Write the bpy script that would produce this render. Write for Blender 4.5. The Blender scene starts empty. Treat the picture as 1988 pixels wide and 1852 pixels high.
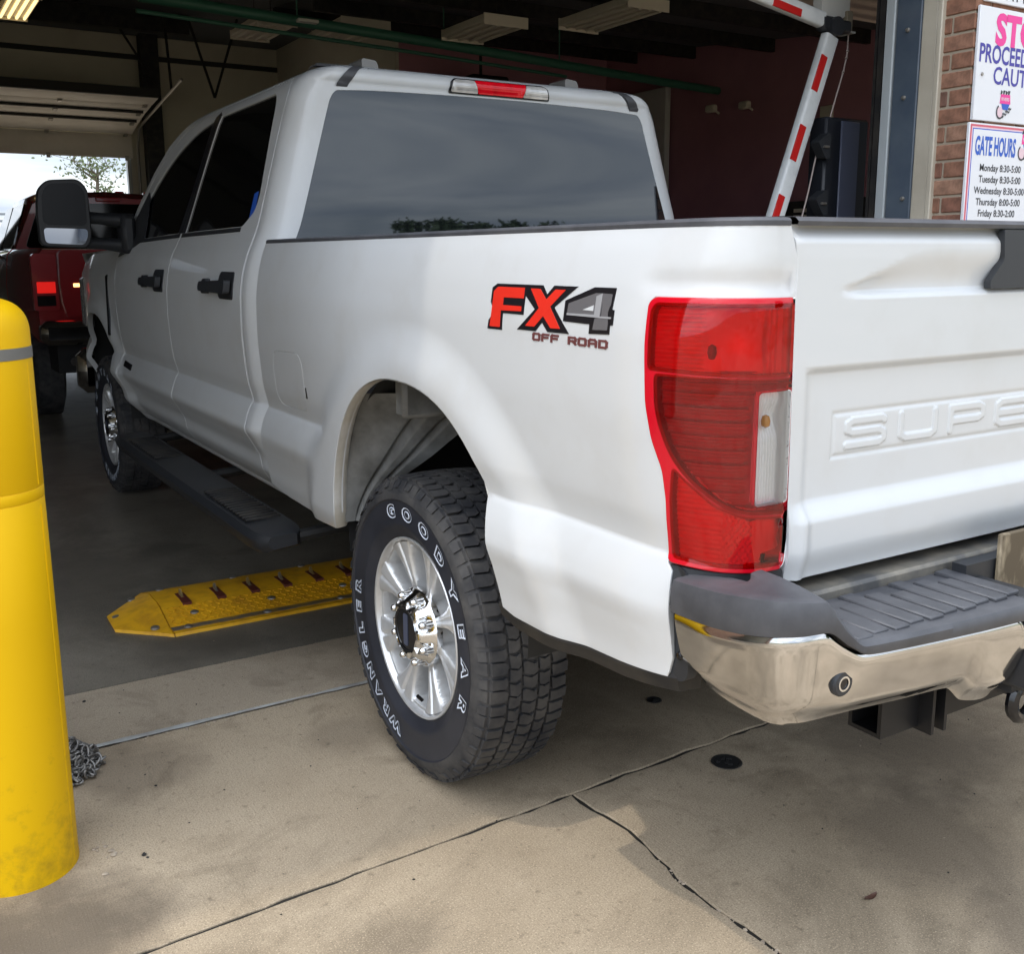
import bpy, bmesh, math, random
import numpy as np
from mathutils import Vector, Matrix, Euler
from mathutils.geometry import delaunay_2d_cdt
random.seed(7); rng = np.random.default_rng(7)
SC = bpy.context.scene
COL = SC.collection
R = math.radians

# ------------------------------------------------------------------ camera
cam_d = bpy.data.cameras.new('camera'); cam = bpy.data.objects.new('camera', cam_d); COL.objects.link(cam)
YAW, PITCH, ROLL, FPX, PPY = 31.6959, 10.8406, -0.3221, 1983.12, 876.10
_y, _p, _r = R(YAW), R(PITCH), R(ROLL)
_f = Vector((math.sin(_y)*math.cos(_p), math.cos(_y)*math.cos(_p), -math.sin(_p)))
_rt = Vector((math.cos(_y), -math.sin(_y), 0)); _up = _rt.cross(_f)
_rt2 = _rt*math.cos(_r)+_up*math.sin(_r); _up2 = -_rt*math.sin(_r)+_up*math.cos(_r)
cam.matrix_world = Matrix(((_rt2.x, _up2.x, -_f.x, -2.1104), (_rt2.y, _up2.y, -_f.y, -2.3612), (_rt2.z, _up2.z, -_f.z, 1.3975), (0, 0, 0, 1)))
cam_d.sensor_fit = 'HORIZONTAL'; cam_d.sensor_width = 36.0
cam_d.lens = 36.0*FPX/1988.0
cam_d.shift_y = -(1852/2-PPY)/1988.0
cam_d.clip_start = 0.05; cam_d.clip_end = 2000
SC.camera = cam

# ------------------------------------------------------------------ light
SUN_DIR = Vector((-0.44, 0.10, 1.0)).normalized()      # towards the sun
SUN_EL = math.asin(SUN_DIR.z); SUN_AZ = math.atan2(SUN_DIR.x, SUN_DIR.y)
sun_d = bpy.data.lights.new('sun', 'SUN'); sun = bpy.data.objects.new('sun', sun_d); COL.objects.link(sun)
sun_d.energy = 0.95; sun_d.angle = R(.8); sun_d.color = (1.0, 0.93, 0.82)
sun.rotation_euler = SUN_DIR.to_track_quat('Z', 'Y').to_euler(); sun.location = (-6, 0, 14)
W = bpy.data.worlds.new('World'); SC.world = W; W.use_nodes = True
nt = W.node_tree; nt.nodes.clear()
def wn(t, **k):
    n = nt.nodes.new(t)
    for a, b in k.items(): setattr(n, a, b)
    return n
wl = nt.links.new
sky = wn('ShaderNodeTexSky', sky_type='NISHITA', sun_disc=False, sun_elevation=SUN_EL, sun_rotation=SUN_AZ, air_density=1.0, dust_density=2.0)
tc = wn('ShaderNodeTexCoord')
mp = wn('ShaderNodeMapping'); mp.inputs['Scale'].default_value = (1.6, 1.6, 7.0); wl(tc.outputs['Generated'], mp.inputs['Vector'])
n1 = wn('ShaderNodeTexNoise'); n1.inputs['Scale'].default_value = 1.5; n1.inputs['Detail'].default_value = 7; n1.inputs['Roughness'].default_value = .55; n1.inputs['Distortion'].default_value = .6
wl(mp.outputs['Vector'], n1.inputs['Vector'])
r1 = wn('ShaderNodeValToRGB'); r1.color_ramp.elements[0].position = .30; r1.color_ramp.elements[1].position = .58
r1.color_ramp.elements[0].color = (.35, .35, .35, 1); wl(n1.outputs['Fac'], r1.inputs['Fac'])
mp2 = wn('ShaderNodeMapping'); mp2.inputs['Scale'].default_value = (1.3, 1.3, 12.0); mp2.inputs['Location'].default_value = (3.1, 1.7, .4); wl(tc.outputs['Generated'], mp2.inputs['Vector'])
n2 = wn('ShaderNodeTexNoise'); n2.inputs['Scale'].default_value = 2.1; n2.inputs['Detail'].default_value = 6; wl(mp2.outputs['Vector'], n2.inputs['Vector'])
r2 = wn('ShaderNodeValToRGB'); r2.color_ramp.elements[0].position = .36; r2.color_ramp.elements[1].position = .60
r2.color_ramp.elements[0].color = (4.9, 5.8, 7.4, 1); r2.color_ramp.elements[1].color = (10.5, 11.0, 11.5, 1); wl(n2.outputs['Fac'], r2.inputs['Fac'])
mx = wn('ShaderNodeMixRGB'); wl(r1.outputs['Color'], mx.inputs['Fac']); wl(sky.outputs['Color'], mx.inputs['Color1']); wl(r2.outputs['Color'], mx.inputs['Color2'])
# thin cloud glows around the hazy sun
vd = wn('ShaderNodeVectorMath', operation='DOT_PRODUCT'); wl(tc.outputs['Generated'], vd.inputs[0]); vd.inputs[1].default_value = SUN_DIR[:]
vm = wn('ShaderNodeMath', operation='MAXIMUM'); wl(vd.outputs['Value'], vm.inputs[0]); vm.inputs[1].default_value = 0.
vp = wn('ShaderNodeMath', operation='POWER'); wl(vm.outputs[0], vp.inputs[0]); vp.inputs[1].default_value = 2.5
vg = wn('ShaderNodeMath', operation='MULTIPLY_ADD'); wl(vp.outputs[0], vg.inputs[0]); vg.inputs[1].default_value = 2.4; vg.inputs[2].default_value = 1.0
vs_ = wn('ShaderNodeVectorMath', operation='SCALE'); wl(mx.outputs['Color'], vs_.inputs[0]); wl(vg.outputs[0], vs_.inputs['Scale'])
bg = wn('ShaderNodeBackground'); bg.inputs['Strength'].default_value = 0.15; wl(vs_.outputs['Vector'], bg.inputs['Color'])
wo = wn('ShaderNodeOutputWorld'); wl(bg.outputs['Background'], wo.inputs['Surface'])
vs = SC.view_settings
vs.view_transform = 'Standard'; vs.look = 'None'; vs.gamma = 1.0; vs.use_curve_mapping = False
vs.exposure = 0.11
SC.render.engine = 'CYCLES'
SC.cycles.use_denoising = True
SC.cycles.max_bounces = 10; SC.cycles.diffuse_bounces = 5; SC.cycles.glossy_bounces = 5; SC.cycles.transparent_max_bounces = 12
SC.cycles.caustics_reflective = False; SC.cycles.caustics_refractive = False

# ------------------------------------------------------------------ materials
def mat(name, color=(.5, .5, .5), rough=.5, metal=0., coat=0., coat_r=.03, spec=.5, emit=None, trans=0., ior=1.5):
    m = bpy.data.materials.new(name); m.use_nodes = True
    b = m.node_tree.nodes['Principled BSDF']
    b.inputs['Base Color'].default_value = (*color, 1); b.inputs['Roughness'].default_value = rough; b.inputs['Metallic'].default_value = metal
    b.inputs['Coat Weight'].default_value = coat; b.inputs['Coat Roughness'].default_value = coat_r
    b.inputs['Specular IOR Level'].default_value = spec; b.inputs['Transmission Weight'].default_value = trans; b.inputs['IOR'].default_value = ior
    if emit: b.inputs['Emission Color'].default_value = (*emit[0], 1); b.inputs['Emission Strength'].default_value = emit[1]
    return m
def noise_col(m, c1, c2, scale=4., detail=6., lo=.35, hi=.65, coord='Object', stretch=(1, 1, 1), rough=.6, dist=0.):
    """base colour mixes c1/c2 by noise; returns the colour socket so layers can be stacked"""
    t = m.node_tree; N = t.nodes; L = t.links
    co = N.new('ShaderNodeTexCoord'); mpn = N.new('ShaderNodeMapping'); mpn.inputs['Scale'].default_value = stretch
    L.new(co.outputs[coord], mpn.inputs['Vector'])
    nz = N.new('ShaderNodeTexNoise'); nz.inputs['Scale'].default_value = scale; nz.inputs['Detail'].default_value = detail; nz.inputs['Roughness'].default_value = rough; nz.inputs['Distortion'].default_value = dist
    L.new(mpn.outputs['Vector'], nz.inputs['Vector'])
    rp = N.new('ShaderNodeMapRange'); rp.inputs['From Min'].default_value = lo; rp.inputs['From Max'].default_value = hi; L.new(nz.outputs['Fac'], rp.inputs['Value'])
    mxn = N.new('ShaderNodeMixRGB'); L.new(rp.outputs['Result'], mxn.inputs['Fac'])
    for sock, c in (('Color1', c1), ('Color2', c2)):
        if isinstance(c, tuple): mxn.inputs[sock].default_value = (*c, 1)
        else: L.new(c, mxn.inputs[sock])
    L.new(mxn.outputs['Color'], N['Principled BSDF'].inputs['Base Color'])
    return mxn.outputs['Color']
def bump(m, scale, strength, dist=.002, coord='Object', stretch=(1, 1, 1), kind='noise', detail=4.):
    t = m.node_tree; N = t.nodes; L = t.links; b = N['Principled BSDF']
    co = N.new('ShaderNodeTexCoord'); mpn = N.new('ShaderNodeMapping'); mpn.inputs['Scale'].default_value = stretch; L.new(co.outputs[coord], mpn.inputs['Vector'])
    if kind == 'noise':
        nz = N.new('ShaderNodeTexNoise'); nz.inputs['Scale'].default_value = scale; nz.inputs['Detail'].default_value = detail; out = nz.outputs['Fac']
    elif kind == 'wave':
        nz = N.new('ShaderNodeTexWave'); nz.inputs['Scale'].default_value = scale; nz.bands_direction = 'XYZ'[max(range(3), key=lambda i: stretch[i])]; out = nz.outputs['Fac']
    else:
        nz = N.new('ShaderNodeTexVoronoi'); nz.inputs['Scale'].default_value = scale; out = nz.outputs['Distance']
    L.new(mpn.outputs['Vector'], nz.inputs['Vector'])
    bp = N.new('ShaderNodeBump'); bp.inputs['Strength'].default_value = strength; bp.inputs['Distance'].default_value = dist; L.new(out, bp.inputs['Height'])
    if b.inputs['Normal'].links: L.new(b.inputs['Normal'].links[0].from_socket, bp.inputs['Normal'])
    L.new(bp.outputs['Normal'], b.inputs['Normal'])
    return m
M = {}
M['paint'] = mat('white_paint', (.78, .785, .78), .36, coat=.50, coat_r=.03)
c_ = noise_col(M['paint'], (.585, .592, .59), (.612, .627, .635), 5, 8, .3, .5)
M['paint_dull'] = mat('white_primer', (.66, .65, .61), .5)
noise_col(M['paint_dull'], (.55, .52, .45), (.70, .69, .66), 9, 6)
M['tint'] = mat('tinted_glass', (.006, .007, .009), .02, spec=1.0)
M['tint'].node_tree.nodes['Principled BSDF'].inputs['Specular Tint'].default_value = (.86, .93, 1.0, 1)
M['tint2'] = mat('side_glass', (.004, .004, .004), .05, spec=.35)
M['plastic'] = mat('black_plastic', (.022, .024, .028), .48); bump(M['plastic'], 900, .12, .0006)
M['plastic_grey'] = mat('grey_plastic', (.10, .105, .12), .50); noise_col(M['plastic_grey'], (.048, .050, .057), (.086, .088, .097), 14, 7, .3, .7); bump(M['plastic_grey'], 700, .15, .0006)
M['gloss_black'] = mat('gloss_black', (.008, .008, .01), .15)
M['chrome'] = mat('chrome', (.80, .76, .68), .085, 1.0); noise_col(M['chrome'], (.46, .455, .45), (.66, .655, .65), 5, 8); bump(M['chrome'], 6, .05, .004)
_t = M['chrome'].node_tree
M['chrome2'] = mat('bright_chrome', (.84, .85, .86), .13, 1.0)
M['alloy'] = mat('silver_alloy', (.70, .71, .72), .33, .50, coat=.5, coat_r=.06); noise_col(M['alloy'], (.62, .62, .61), (.74, .75, .76), 18, 5)
M['alloy_dark'] = mat('alloy_recess', (.17, .175, .18), .5, .4)
M['rubber'] = mat('tyre_rubber', (.020, .021, .025), .72); noise_col(M['rubber'], (.020, .021, .025), (.080, .076, .072), 13, 9, .36, .72)
M['sidewall'] = mat('sidewall_rubber', (.022, .024, .032), .50); noise_col(M['sidewall'], (.018, .020, .028), (.034, .036, .046), 5, 6)
M['letter_white'] = mat('letter_white', (.62, .68, .78), .6)
M['red_hi'] = mat('red_lens', (.62, .004, .012), .18, spec=.25, coat=.5, coat_r=.03); noise_col(M['red_hi'], (.50, .001, .006), (.86, .004, .016), 9, 3, .35, .6, stretch=(1, 1, .35)); bump(M['red_hi'], 34, .07, .0015, stretch=(.1, .1, 1), kind='wave')
M['red_rim'] = mat('red_lens_rim', (.58, .004, .016), .12, spec=.3, coat=.7, coat_r=.02)
M['red_lo'] = mat('dark_red_lens', (.19, .008, .016), .20, spec=.25, coat=.5, coat_r=.03); noise_col(M['red_lo'], (.20, .004, .010), (.32, .008, .016), 7, 2); bump(M['red_lo'], 12.5, .08, .0014, stretch=(.02, .02, 1), kind='wave')
M['white_lens'] = mat('clear_lens', (.62, .60, .57), .15, .25, coat=.6); noise_col(M['white_lens'], (.36, .34, .32), (.78, .77, .75), 14, 2, .3, .7); bump(M['white_lens'], 60, .2, .0015, stretch=(1, 1, .1), kind='wave'); bump(M['white_lens'], 45, .15, .0015, stretch=(.1, .1, 1), kind='wave')
def lens(name, tint, gloss=.03):
    m = bpy.data.materials.new(name); m.use_nodes = True; t = m.node_tree; t.nodes.clear(); N = t.nodes.new; L = t.links.new
    a = N('ShaderNodeBsdfTransparent'); a.inputs['Color'].default_value = (*tint, 1); b = N('ShaderNodeBsdfGlossy'); b.inputs['Roughness'].default_value = gloss; b.inputs['Color'].default_value = (.95, .95, .95, 1)
    f = N('ShaderNodeFresnel'); f.inputs['IOR'].default_value = 1.5; x = N('ShaderNodeMixShader'); o = N('ShaderNodeOutputMaterial'); L(f.outputs[0], x.inputs[0]); L(a.outputs[0], x.inputs[1]); L(b.outputs[0], x.inputs[2]); L(x.outputs[0], o.inputs['Surface']); return m
M['lens_red'] = lens('red_clear_lens', (.98, .022, .050)); M['lens_dark'] = lens('deep_red_lens', (.86, .030, .062)); M['lens_clear'] = lens('clear_cover', (.93, .93, .93))
M['reflector'] = mat('lamp_reflector', (.95, .95, .95), .42, .08); M['reflector_grey'] = mat('lamp_reflector_grey', (.52, .50, .50), .45, .1)
M['bulb_red'] = mat('bulb_shade', (.30, .30, .30), .4)
M['lamp_housing'] = mat('lamp_housing', (.34, .008, .014), .3, coat=.5)
M['dark'] = mat('underbody_dark', (.012, .012, .012), .7)
M['dark_metal'] = mat('dark_metal', (.028, .027, .026), .55, .3); noise_col(M['dark_metal'], (.016, .016, .017), (.05, .044, .036), 11, 7, .4, .75)
M['liner_grey'] = mat('grey_liner', (.24, .245, .24), .55); noise_col(M['liner_grey'], (.11, .11, .105), (.24, .245, .24), 8, 8)
M['marker'] = mat('smoked_marker', (.22, .215, .205), .25)
M['hitch'] = mat('hitch_black', (.009, .009, .010), .5, spec=.3)
M['amber'] = mat('amber_bulb', (.75, .32, .05), .2)
M['decal_red'] = mat('decal_red', (.74, .030, .016), .35, coat=.4); M['decal_black'] = mat('decal_black', (.010, .009, .012), .35, coat=.4)
M['decal_grey'] = mat('decal_grey', (.13, .125, .13), .35, coat=.4); M['decal_silver'] = mat('decal_silver', (.33, .33, .34), .3, coat=.4); M['decal_maroon'] = mat('decal_maroon', (.14, .045, .045), .4)
M['red_paint'] = mat('red_paint', (.30, .014, .018), .25, coat=1., coat_r=.03)
M['yellow'] = mat('yellow_plastic', (.80, .475, .001), .5, spec=.25)
M['reflect_tape'] = mat('grey_tape', (.16, .155, .14), .45)
M['spike_yellow'] = mat('spike_yellow', (.62, .30, .012), .5); noise_col(M['spike_yellow'], (.58, .28, .015), (.80, .42, .012), 16, 8, .3, .55); bump(M['spike_yellow'], 60, .15, .002, kind='voronoi', stretch=(1, 1, .2))
M['spike_grey'] = mat('worn_steel', (.22, .18, .12), .5, .3); noise_col(M['spike_grey'], (.34, .22, .06), (.16, .15, .14), 20, 6)
M['rust_red'] = mat('rust_red', (.11, .022, .014), .6)
M['steel'] = mat('steel', (.35, .33, .30), .4, .8)
M['post_blue'] = mat('blue_grey_steel', (.062, .085, .118), .42, coat=.2); noise_col(M['post_blue'], (.055, .075, .106), (.078, .102, .130), 6, 7)
M['trim_beige'] = mat('beige_trim', (.46, .41, .32), .6); noise_col(M['trim_beige'], (.42, .37, .29), (.50, .45, .36), 5, 7)
M['trim_light'] = mat('pale_seal', (.40, .43, .44), .5)
M['mortar'] = mat('mortar', (.40, .33, .25), .9); bump(M['mortar'], 120, .4, .003)
M['sign_white'] = mat('sign_white', (.74, .75, .78), .45)
M['pink'] = mat('sign_pink', (.80, .045, .30), .5); M['navy'] = mat('sign_navy', (.055, .045, .32), .5); M['blue'] = mat('sign_blue', (.02, .10, .50), .5); M['ink'] = mat('sign_black', (.03, .03, .035), .5)
M['sign_red'] = mat('sign_red', (.60, .10, .14), .5); M['sign_lav'] = mat('sign_lavender', (.30, .28, .60), .5); M['sign_pale'] = mat('sign_pale_pink', (.75, .55, .60), .5)
M['red_wall'] = mat('red_wall', (.19, .028, .036), .8); noise_col(M['red_wall'], (.42, .20, .25), (.50, .24, .29), 1.2, 5)
M['grey_wall'] = mat('grey_wall', (.20, .18, .14), .85); noise_col(M['grey_wall'], (.60, .56, .46), (.70, .66, .55), .8, 6)
M['ceiling'] = mat('dark_ceiling', (.12, .125, .13), .9)
M['door_panel'] = mat('door_panel', (.52, .49, .44), .6); noise_col(M['door_panel'], (.72, .68, .61), (.82, .78, .72), 2, 5)
M['door_dark'] = mat('door_frame_dark', (.03, .03, .028), .7)
M['door_under'] = mat('brown_door_skin', (.50, .40, .35), .6); bump(M['door_under'], 2.1, .8, .02, stretch=(0, 1, 0), kind='wave')
M['green'] = mat('green_pipe', (.045, .16, .11), .45)
M['fixture'] = mat('fixture_white', (.72, .66, .55), .6)
M['lamp_on'] = mat('lit_tube', (.9, .85, .6), .5, emit=((1.0, .76, .36), 1.5))
M['poster'] = mat('white_panel', (.62, .62, .60), .7)
M['arm_white'] = mat('arm_white', (.70, .72, .72), .4); noise_col(M['arm_white'], (.58, .60, .60), (.72, .74, .74), 9, 6, .3, .55)
M['arm_red'] = mat('reflective_red', (.58, .018, .016), .3)
M['box_white'] = mat('box_white', (.62, .61, .57), .5); M['box_brown'] = mat('box_brown', (.24, .20, .14), .6)
M['cab_dark'] = mat('cabinet_black', (.014, .016, .022), .4); M['cab_strip'] = mat('cabinet_strip', (.072, .082, .125), .4)
M['cord'] = mat('cord', (.46, .38, .35), .7)
M['leaf'] = mat('leaf', (.05, .085, .022), .6); noise_col(M['leaf'], (.035, .062, .016), (.085, .125, .035), 1.5, 4)
M['leaf_pale'] = mat('leaf_pale', (.13, .17, .07), .6)
M['bark'] = mat('bark', (.14, .12, .09), .9)
M['twig'] = mat('dry_leaf', (.10, .048, .032), .6)
M['tail_glow'] = mat('glowing_tail_lamp', (.5, .01, .01), .2, emit=((1.0, .02, .015), .55)); M['refl_glow'] = mat('lamp_reflection', (.9, .7, .4), .2, emit=((1.0, .62, .22), 2.4))  # the amber one is emission painted as a reflected lamp
M['plate_tan'] = mat('dirty_plate', (.42, .36, .25), .7); noise_col(M['plate_tan'], (.10, .075, .045), (.46, .38, .26), 13, 8, .42, .60, stretch=(1, 1, .45))
M['fence'] = mat('fence_grey', (.25, .27, .30), .6)
M['pole_grey'] = mat('pole_grey', (.5, .5, .5), .5)

def concrete(name, dark, light, broom, stain, wet=0.):
    m = mat(name, light, .82)
    c = noise_col(m, dark, light, 1.3, 9, .34, .62)
    t = m.node_tree; N = t.nodes; L = t.links
    c = noise_col(m, stain, c, .75, 8, .30, .50, dist=.8); c = noise_col(m, tuple(x*.80 for x in stain), c, 3.5, 9, .30, .46, dist=.5); c = noise_col(m, tuple(x*.66 for x in stain), c, .55, 10, .34, .50, dist=1.2, rough=.68)
    # fine sand speckle
    c2 = noise_col(m, tuple(x*.55 for x in dark), c, 230, 2, .26, .50)
    c3 = noise_col(m, c2, tuple(min(1, x*1.45) for x in light), 270, 2, .54, .78)
    c4 = noise_col(m, tuple(x*.62 for x in stain), c3, 38, 4, .22, .40)
    bump(m, 220, .35, .0015); bump(m, 30, .25, .002)
    if broom: bump(m, 16, .45, .0022, stretch=(14, .6, 1), detail=5)
    return m
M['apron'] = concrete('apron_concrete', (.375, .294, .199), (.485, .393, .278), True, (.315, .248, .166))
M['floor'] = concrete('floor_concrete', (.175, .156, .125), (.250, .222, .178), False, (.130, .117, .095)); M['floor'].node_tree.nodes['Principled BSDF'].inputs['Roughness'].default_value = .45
M['strip'] = concrete('threshold_concrete', (.37, .30, .215), (.46, .382, .285), False, (.30, .243, .175))
M['mirror_dark'] = mat('mirror_dark', (.010, .011, .014), .35, spec=.25)
M['beam_dirty'] = mat('dirty_steel', (.10, .095, .085), .6, .2); noise_col(M['beam_dirty'], (.085, .085, .085), (.25, .225, .18), 10, 8, .38, .66)
def stain(m, spots, col, scale=5.):
    t = m.node_tree; N = t.nodes.new; L = t.links.new; b = t.nodes['Principled BSDF']; geo = N('ShaderNodeNewGeometry')
    nz = N('ShaderNodeTexNoise'); nz.inputs['Scale'].default_value = scale; nz.inputs['Detail'].default_value = 9; nz.inputs['Roughness'].default_value = .66; L(geo.outputs['Position'], nz.inputs['Vector'])
    for x, y, r, k in spots:
        d = N('ShaderNodeVectorMath'); d.operation = 'DISTANCE'; L(geo.outputs['Position'], d.inputs[0]); d.inputs[1].default_value = (x, y, 0)
        q = N('ShaderNodeMapRange'); q.inputs['From Min'].default_value = r*.25; q.inputs['From Max'].default_value = r; q.inputs['To Min'].default_value = .42; q.inputs['To Max'].default_value = -.30; L(d.outputs['Value'], q.inputs['Value'])
        a = N('ShaderNodeMath'); L(q.outputs['Result'], a.inputs[0]); L(nz.outputs['Fac'], a.inputs[1])
        f = N('ShaderNodeMapRange'); f.inputs['From Min'].default_value = .48; f.inputs['From Max'].default_value = .86; f.inputs['To Max'].default_value = k; L(a.outputs[0], f.inputs['Value'])
        x_ = N('ShaderNodeMixRGB'); L(f.outputs['Result'], x_.inputs['Fac']); L(b.inputs['Base Color'].links[0].from_socket, x_.inputs['Color1']); x_.inputs['Color2'].default_value = (*col, 1); L(x_.outputs['Color'], b.inputs['Base Color'])
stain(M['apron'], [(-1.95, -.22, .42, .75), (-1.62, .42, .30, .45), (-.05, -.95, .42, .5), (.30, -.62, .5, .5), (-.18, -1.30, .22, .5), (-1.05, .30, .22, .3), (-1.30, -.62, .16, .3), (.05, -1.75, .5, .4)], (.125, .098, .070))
stain(M['floor'], [(-1.5, 2.4, .9, .5), (-1.25, 1.22, .35, .5), (-1.8, 4.5, 1.2, .5)], (.085, .075, .060))
M['joint'] = mat('joint_dirt', (.022, .019, .015), .95)
M['caulk'] = mat('grey_sealant', (.40, .40, .38), .7); noise_col(M['caulk'], (.30, .29, .27), (.44, .45, .43), 12, 6)
M['outside'] = mat('outside_ground', (.22, .19, .14), .9); noise_col(M['outside'], (.10, .13, .05), (.30, .26, .19), .25, 6)
BR = []
for i, c in enumerate([(.245, .118, .074), (.275, .140, .090), (.215, .098, .064), (.30, .165, .108), (.175, .092, .066)]):
    b_ = mat('brick_%d' % i, c, .9); noise_col(b_, tuple(x*.72 for x in c), tuple(min(1, x*1.25) for x in c), 30, 6); bump(b_, 90, .6, .003); BR.append(b_)
M['brickwork'] = mat('brickwork', (.24, .11, .07), .9)
def _bw(m):
    t = m.node_tree; N = t.nodes; L = t.links.new; co = N.new('ShaderNodeNewGeometry'); sx = N.new('ShaderNodeSeparateXYZ'); L(co.outputs['Position'], sx.inputs[0])
    ad = N.new('ShaderNodeMath'); L(sx.outputs['X'], ad.inputs[0]); L(sx.outputs['Y'], ad.inputs[1]); cx = N.new('ShaderNodeCombineXYZ'); L(ad.outputs[0], cx.inputs['X']); L(sx.outputs['Z'], cx.inputs['Y'])
    b = N.new('ShaderNodeTexBrick'); b.inputs['Scale'].default_value = 1.; b.inputs['Brick Width'].default_value = .213; b.inputs['Row Height'].default_value = .0677; b.inputs['Mortar Size'].default_value = .005; b.inputs['Bias'].default_value = -.1
    b.inputs['Color1'].default_value = (.27, .135, .085, 1); b.inputs['Color2'].default_value = (.18, .085, .055, 1); b.inputs['Mortar'].default_value = (.40, .33, .25, 1); L(cx.outputs[0], b.inputs['Vector']); L(b.outputs['Color'], N['Principled BSDF'].inputs['Base Color'])
    bp = N.new('ShaderNodeBump'); bp.invert = True; bp.inputs['Strength'].default_value = .6; bp.inputs['Distance'].default_value = .006; L(b.outputs['Fac'], bp.inputs['Height']); L(bp.outputs['Normal'], N['Principled BSDF'].inputs['Normal'])
_bw(M['brickwork'])
# the bollard's scuffs and the chrome's dried dirt (wear with a shape of its own)
def wear_low(m, c_dirt, z0, z1, scale=7):
    t = m.node_tree; N = t.nodes; L = t.links; b = N['Principled BSDF']
    co = N.new('ShaderNodeTexCoord'); sx = N.new('ShaderNodeSeparateXYZ'); L.new(co.outputs['Object'], sx.inputs[0])
    rp = N.new('ShaderNodeMapRange'); rp.inputs['From Min'].default_value = z0; rp.inputs['From Max'].default_value = z1; rp.inputs['To Min'].default_value = .34; rp.inputs['To Max'].default_value = -.15; L.new(sx.outputs['Z'], rp.inputs['Value'])
    nz = N.new('ShaderNodeTexNoise'); nz.inputs['Scale'].default_value = scale; nz.inputs['Detail'].default_value = 9; nz.inputs['Roughness'].default_value = .72; L.new(co.outputs['Object'], nz.inputs['Vector'])
    ad = N.new('ShaderNodeMath'); ad.operation = 'ADD'; L.new(rp.outputs['Result'], ad.inputs[0]); L.new(nz.outputs['Fac'], ad.inputs[1])
    r2_ = N.new('ShaderNodeMapRange'); r2_.inputs['From Min'].default_value = .74; r2_.inputs['From Max'].default_value = 1.15; L.new(ad.outputs[0], r2_.inputs['Value'])
    mxn = N.new('ShaderNodeMixRGB'); L.new(r2_.outputs['Result'], mxn.inputs['Fac'])
    if b.inputs['Base Color'].links: L.new(b.inputs['Base Color'].links[0].from_socket, mxn.inputs['Color1'])
    else: mxn.inputs['Color1'].default_value = b.inputs['Base Color'].default_value
    mxn.inputs['Color2'].default_value = (*c_dirt, 1); L.new(mxn.outputs['Color'], b.inputs['Base Color'])
wear_low(M['yellow'], (.30, .18, .015), 0., .85, 17)

# ------------------------------------------------------------------ helpers
def tag(o, label=None, cat=None, group=None, kind=None):
    if label: o['label'] = label
    if cat: o['category'] = cat
    if group: o['group'] = group
    if kind: o['kind'] = kind
    return o
def thing(name, label, cat, loc=(0, 0, 0), group=None, rz=0.):
    o = bpy.data.objects.new(name, None); o.empty_display_size = .2; COL.objects.link(o); o.location = loc; o.rotation_euler = (0, 0, rz)
    return tag(o, label, cat, group)
def link(name, me, parent=None):
    o = bpy.data.objects.new(name, me); COL.objects.link(o)
    if parent: o.parent = parent
    return o
def raw(name, verts, faces, m, parent=None, smooth=False, loc=None):
    """mesh in world coordinates; put under parent keeping world place (parents are unrotated)"""
    me = bpy.data.meshes.new(name); off = Vector((0, 0, 0))
    if parent is not None:
        q = parent
        while q is not None: off += q.location; q = q.parent
    v = np.asarray(verts, float)-np.array(off)
    me.from_pydata(v.tolist(), [], [list(f) for f in faces]); me.materials.append(m)
    if smooth: me.polygons.foreach_set('use_smooth', [True]*len(me.polygons))
    me.update()
    return link(name, me, parent)
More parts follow.
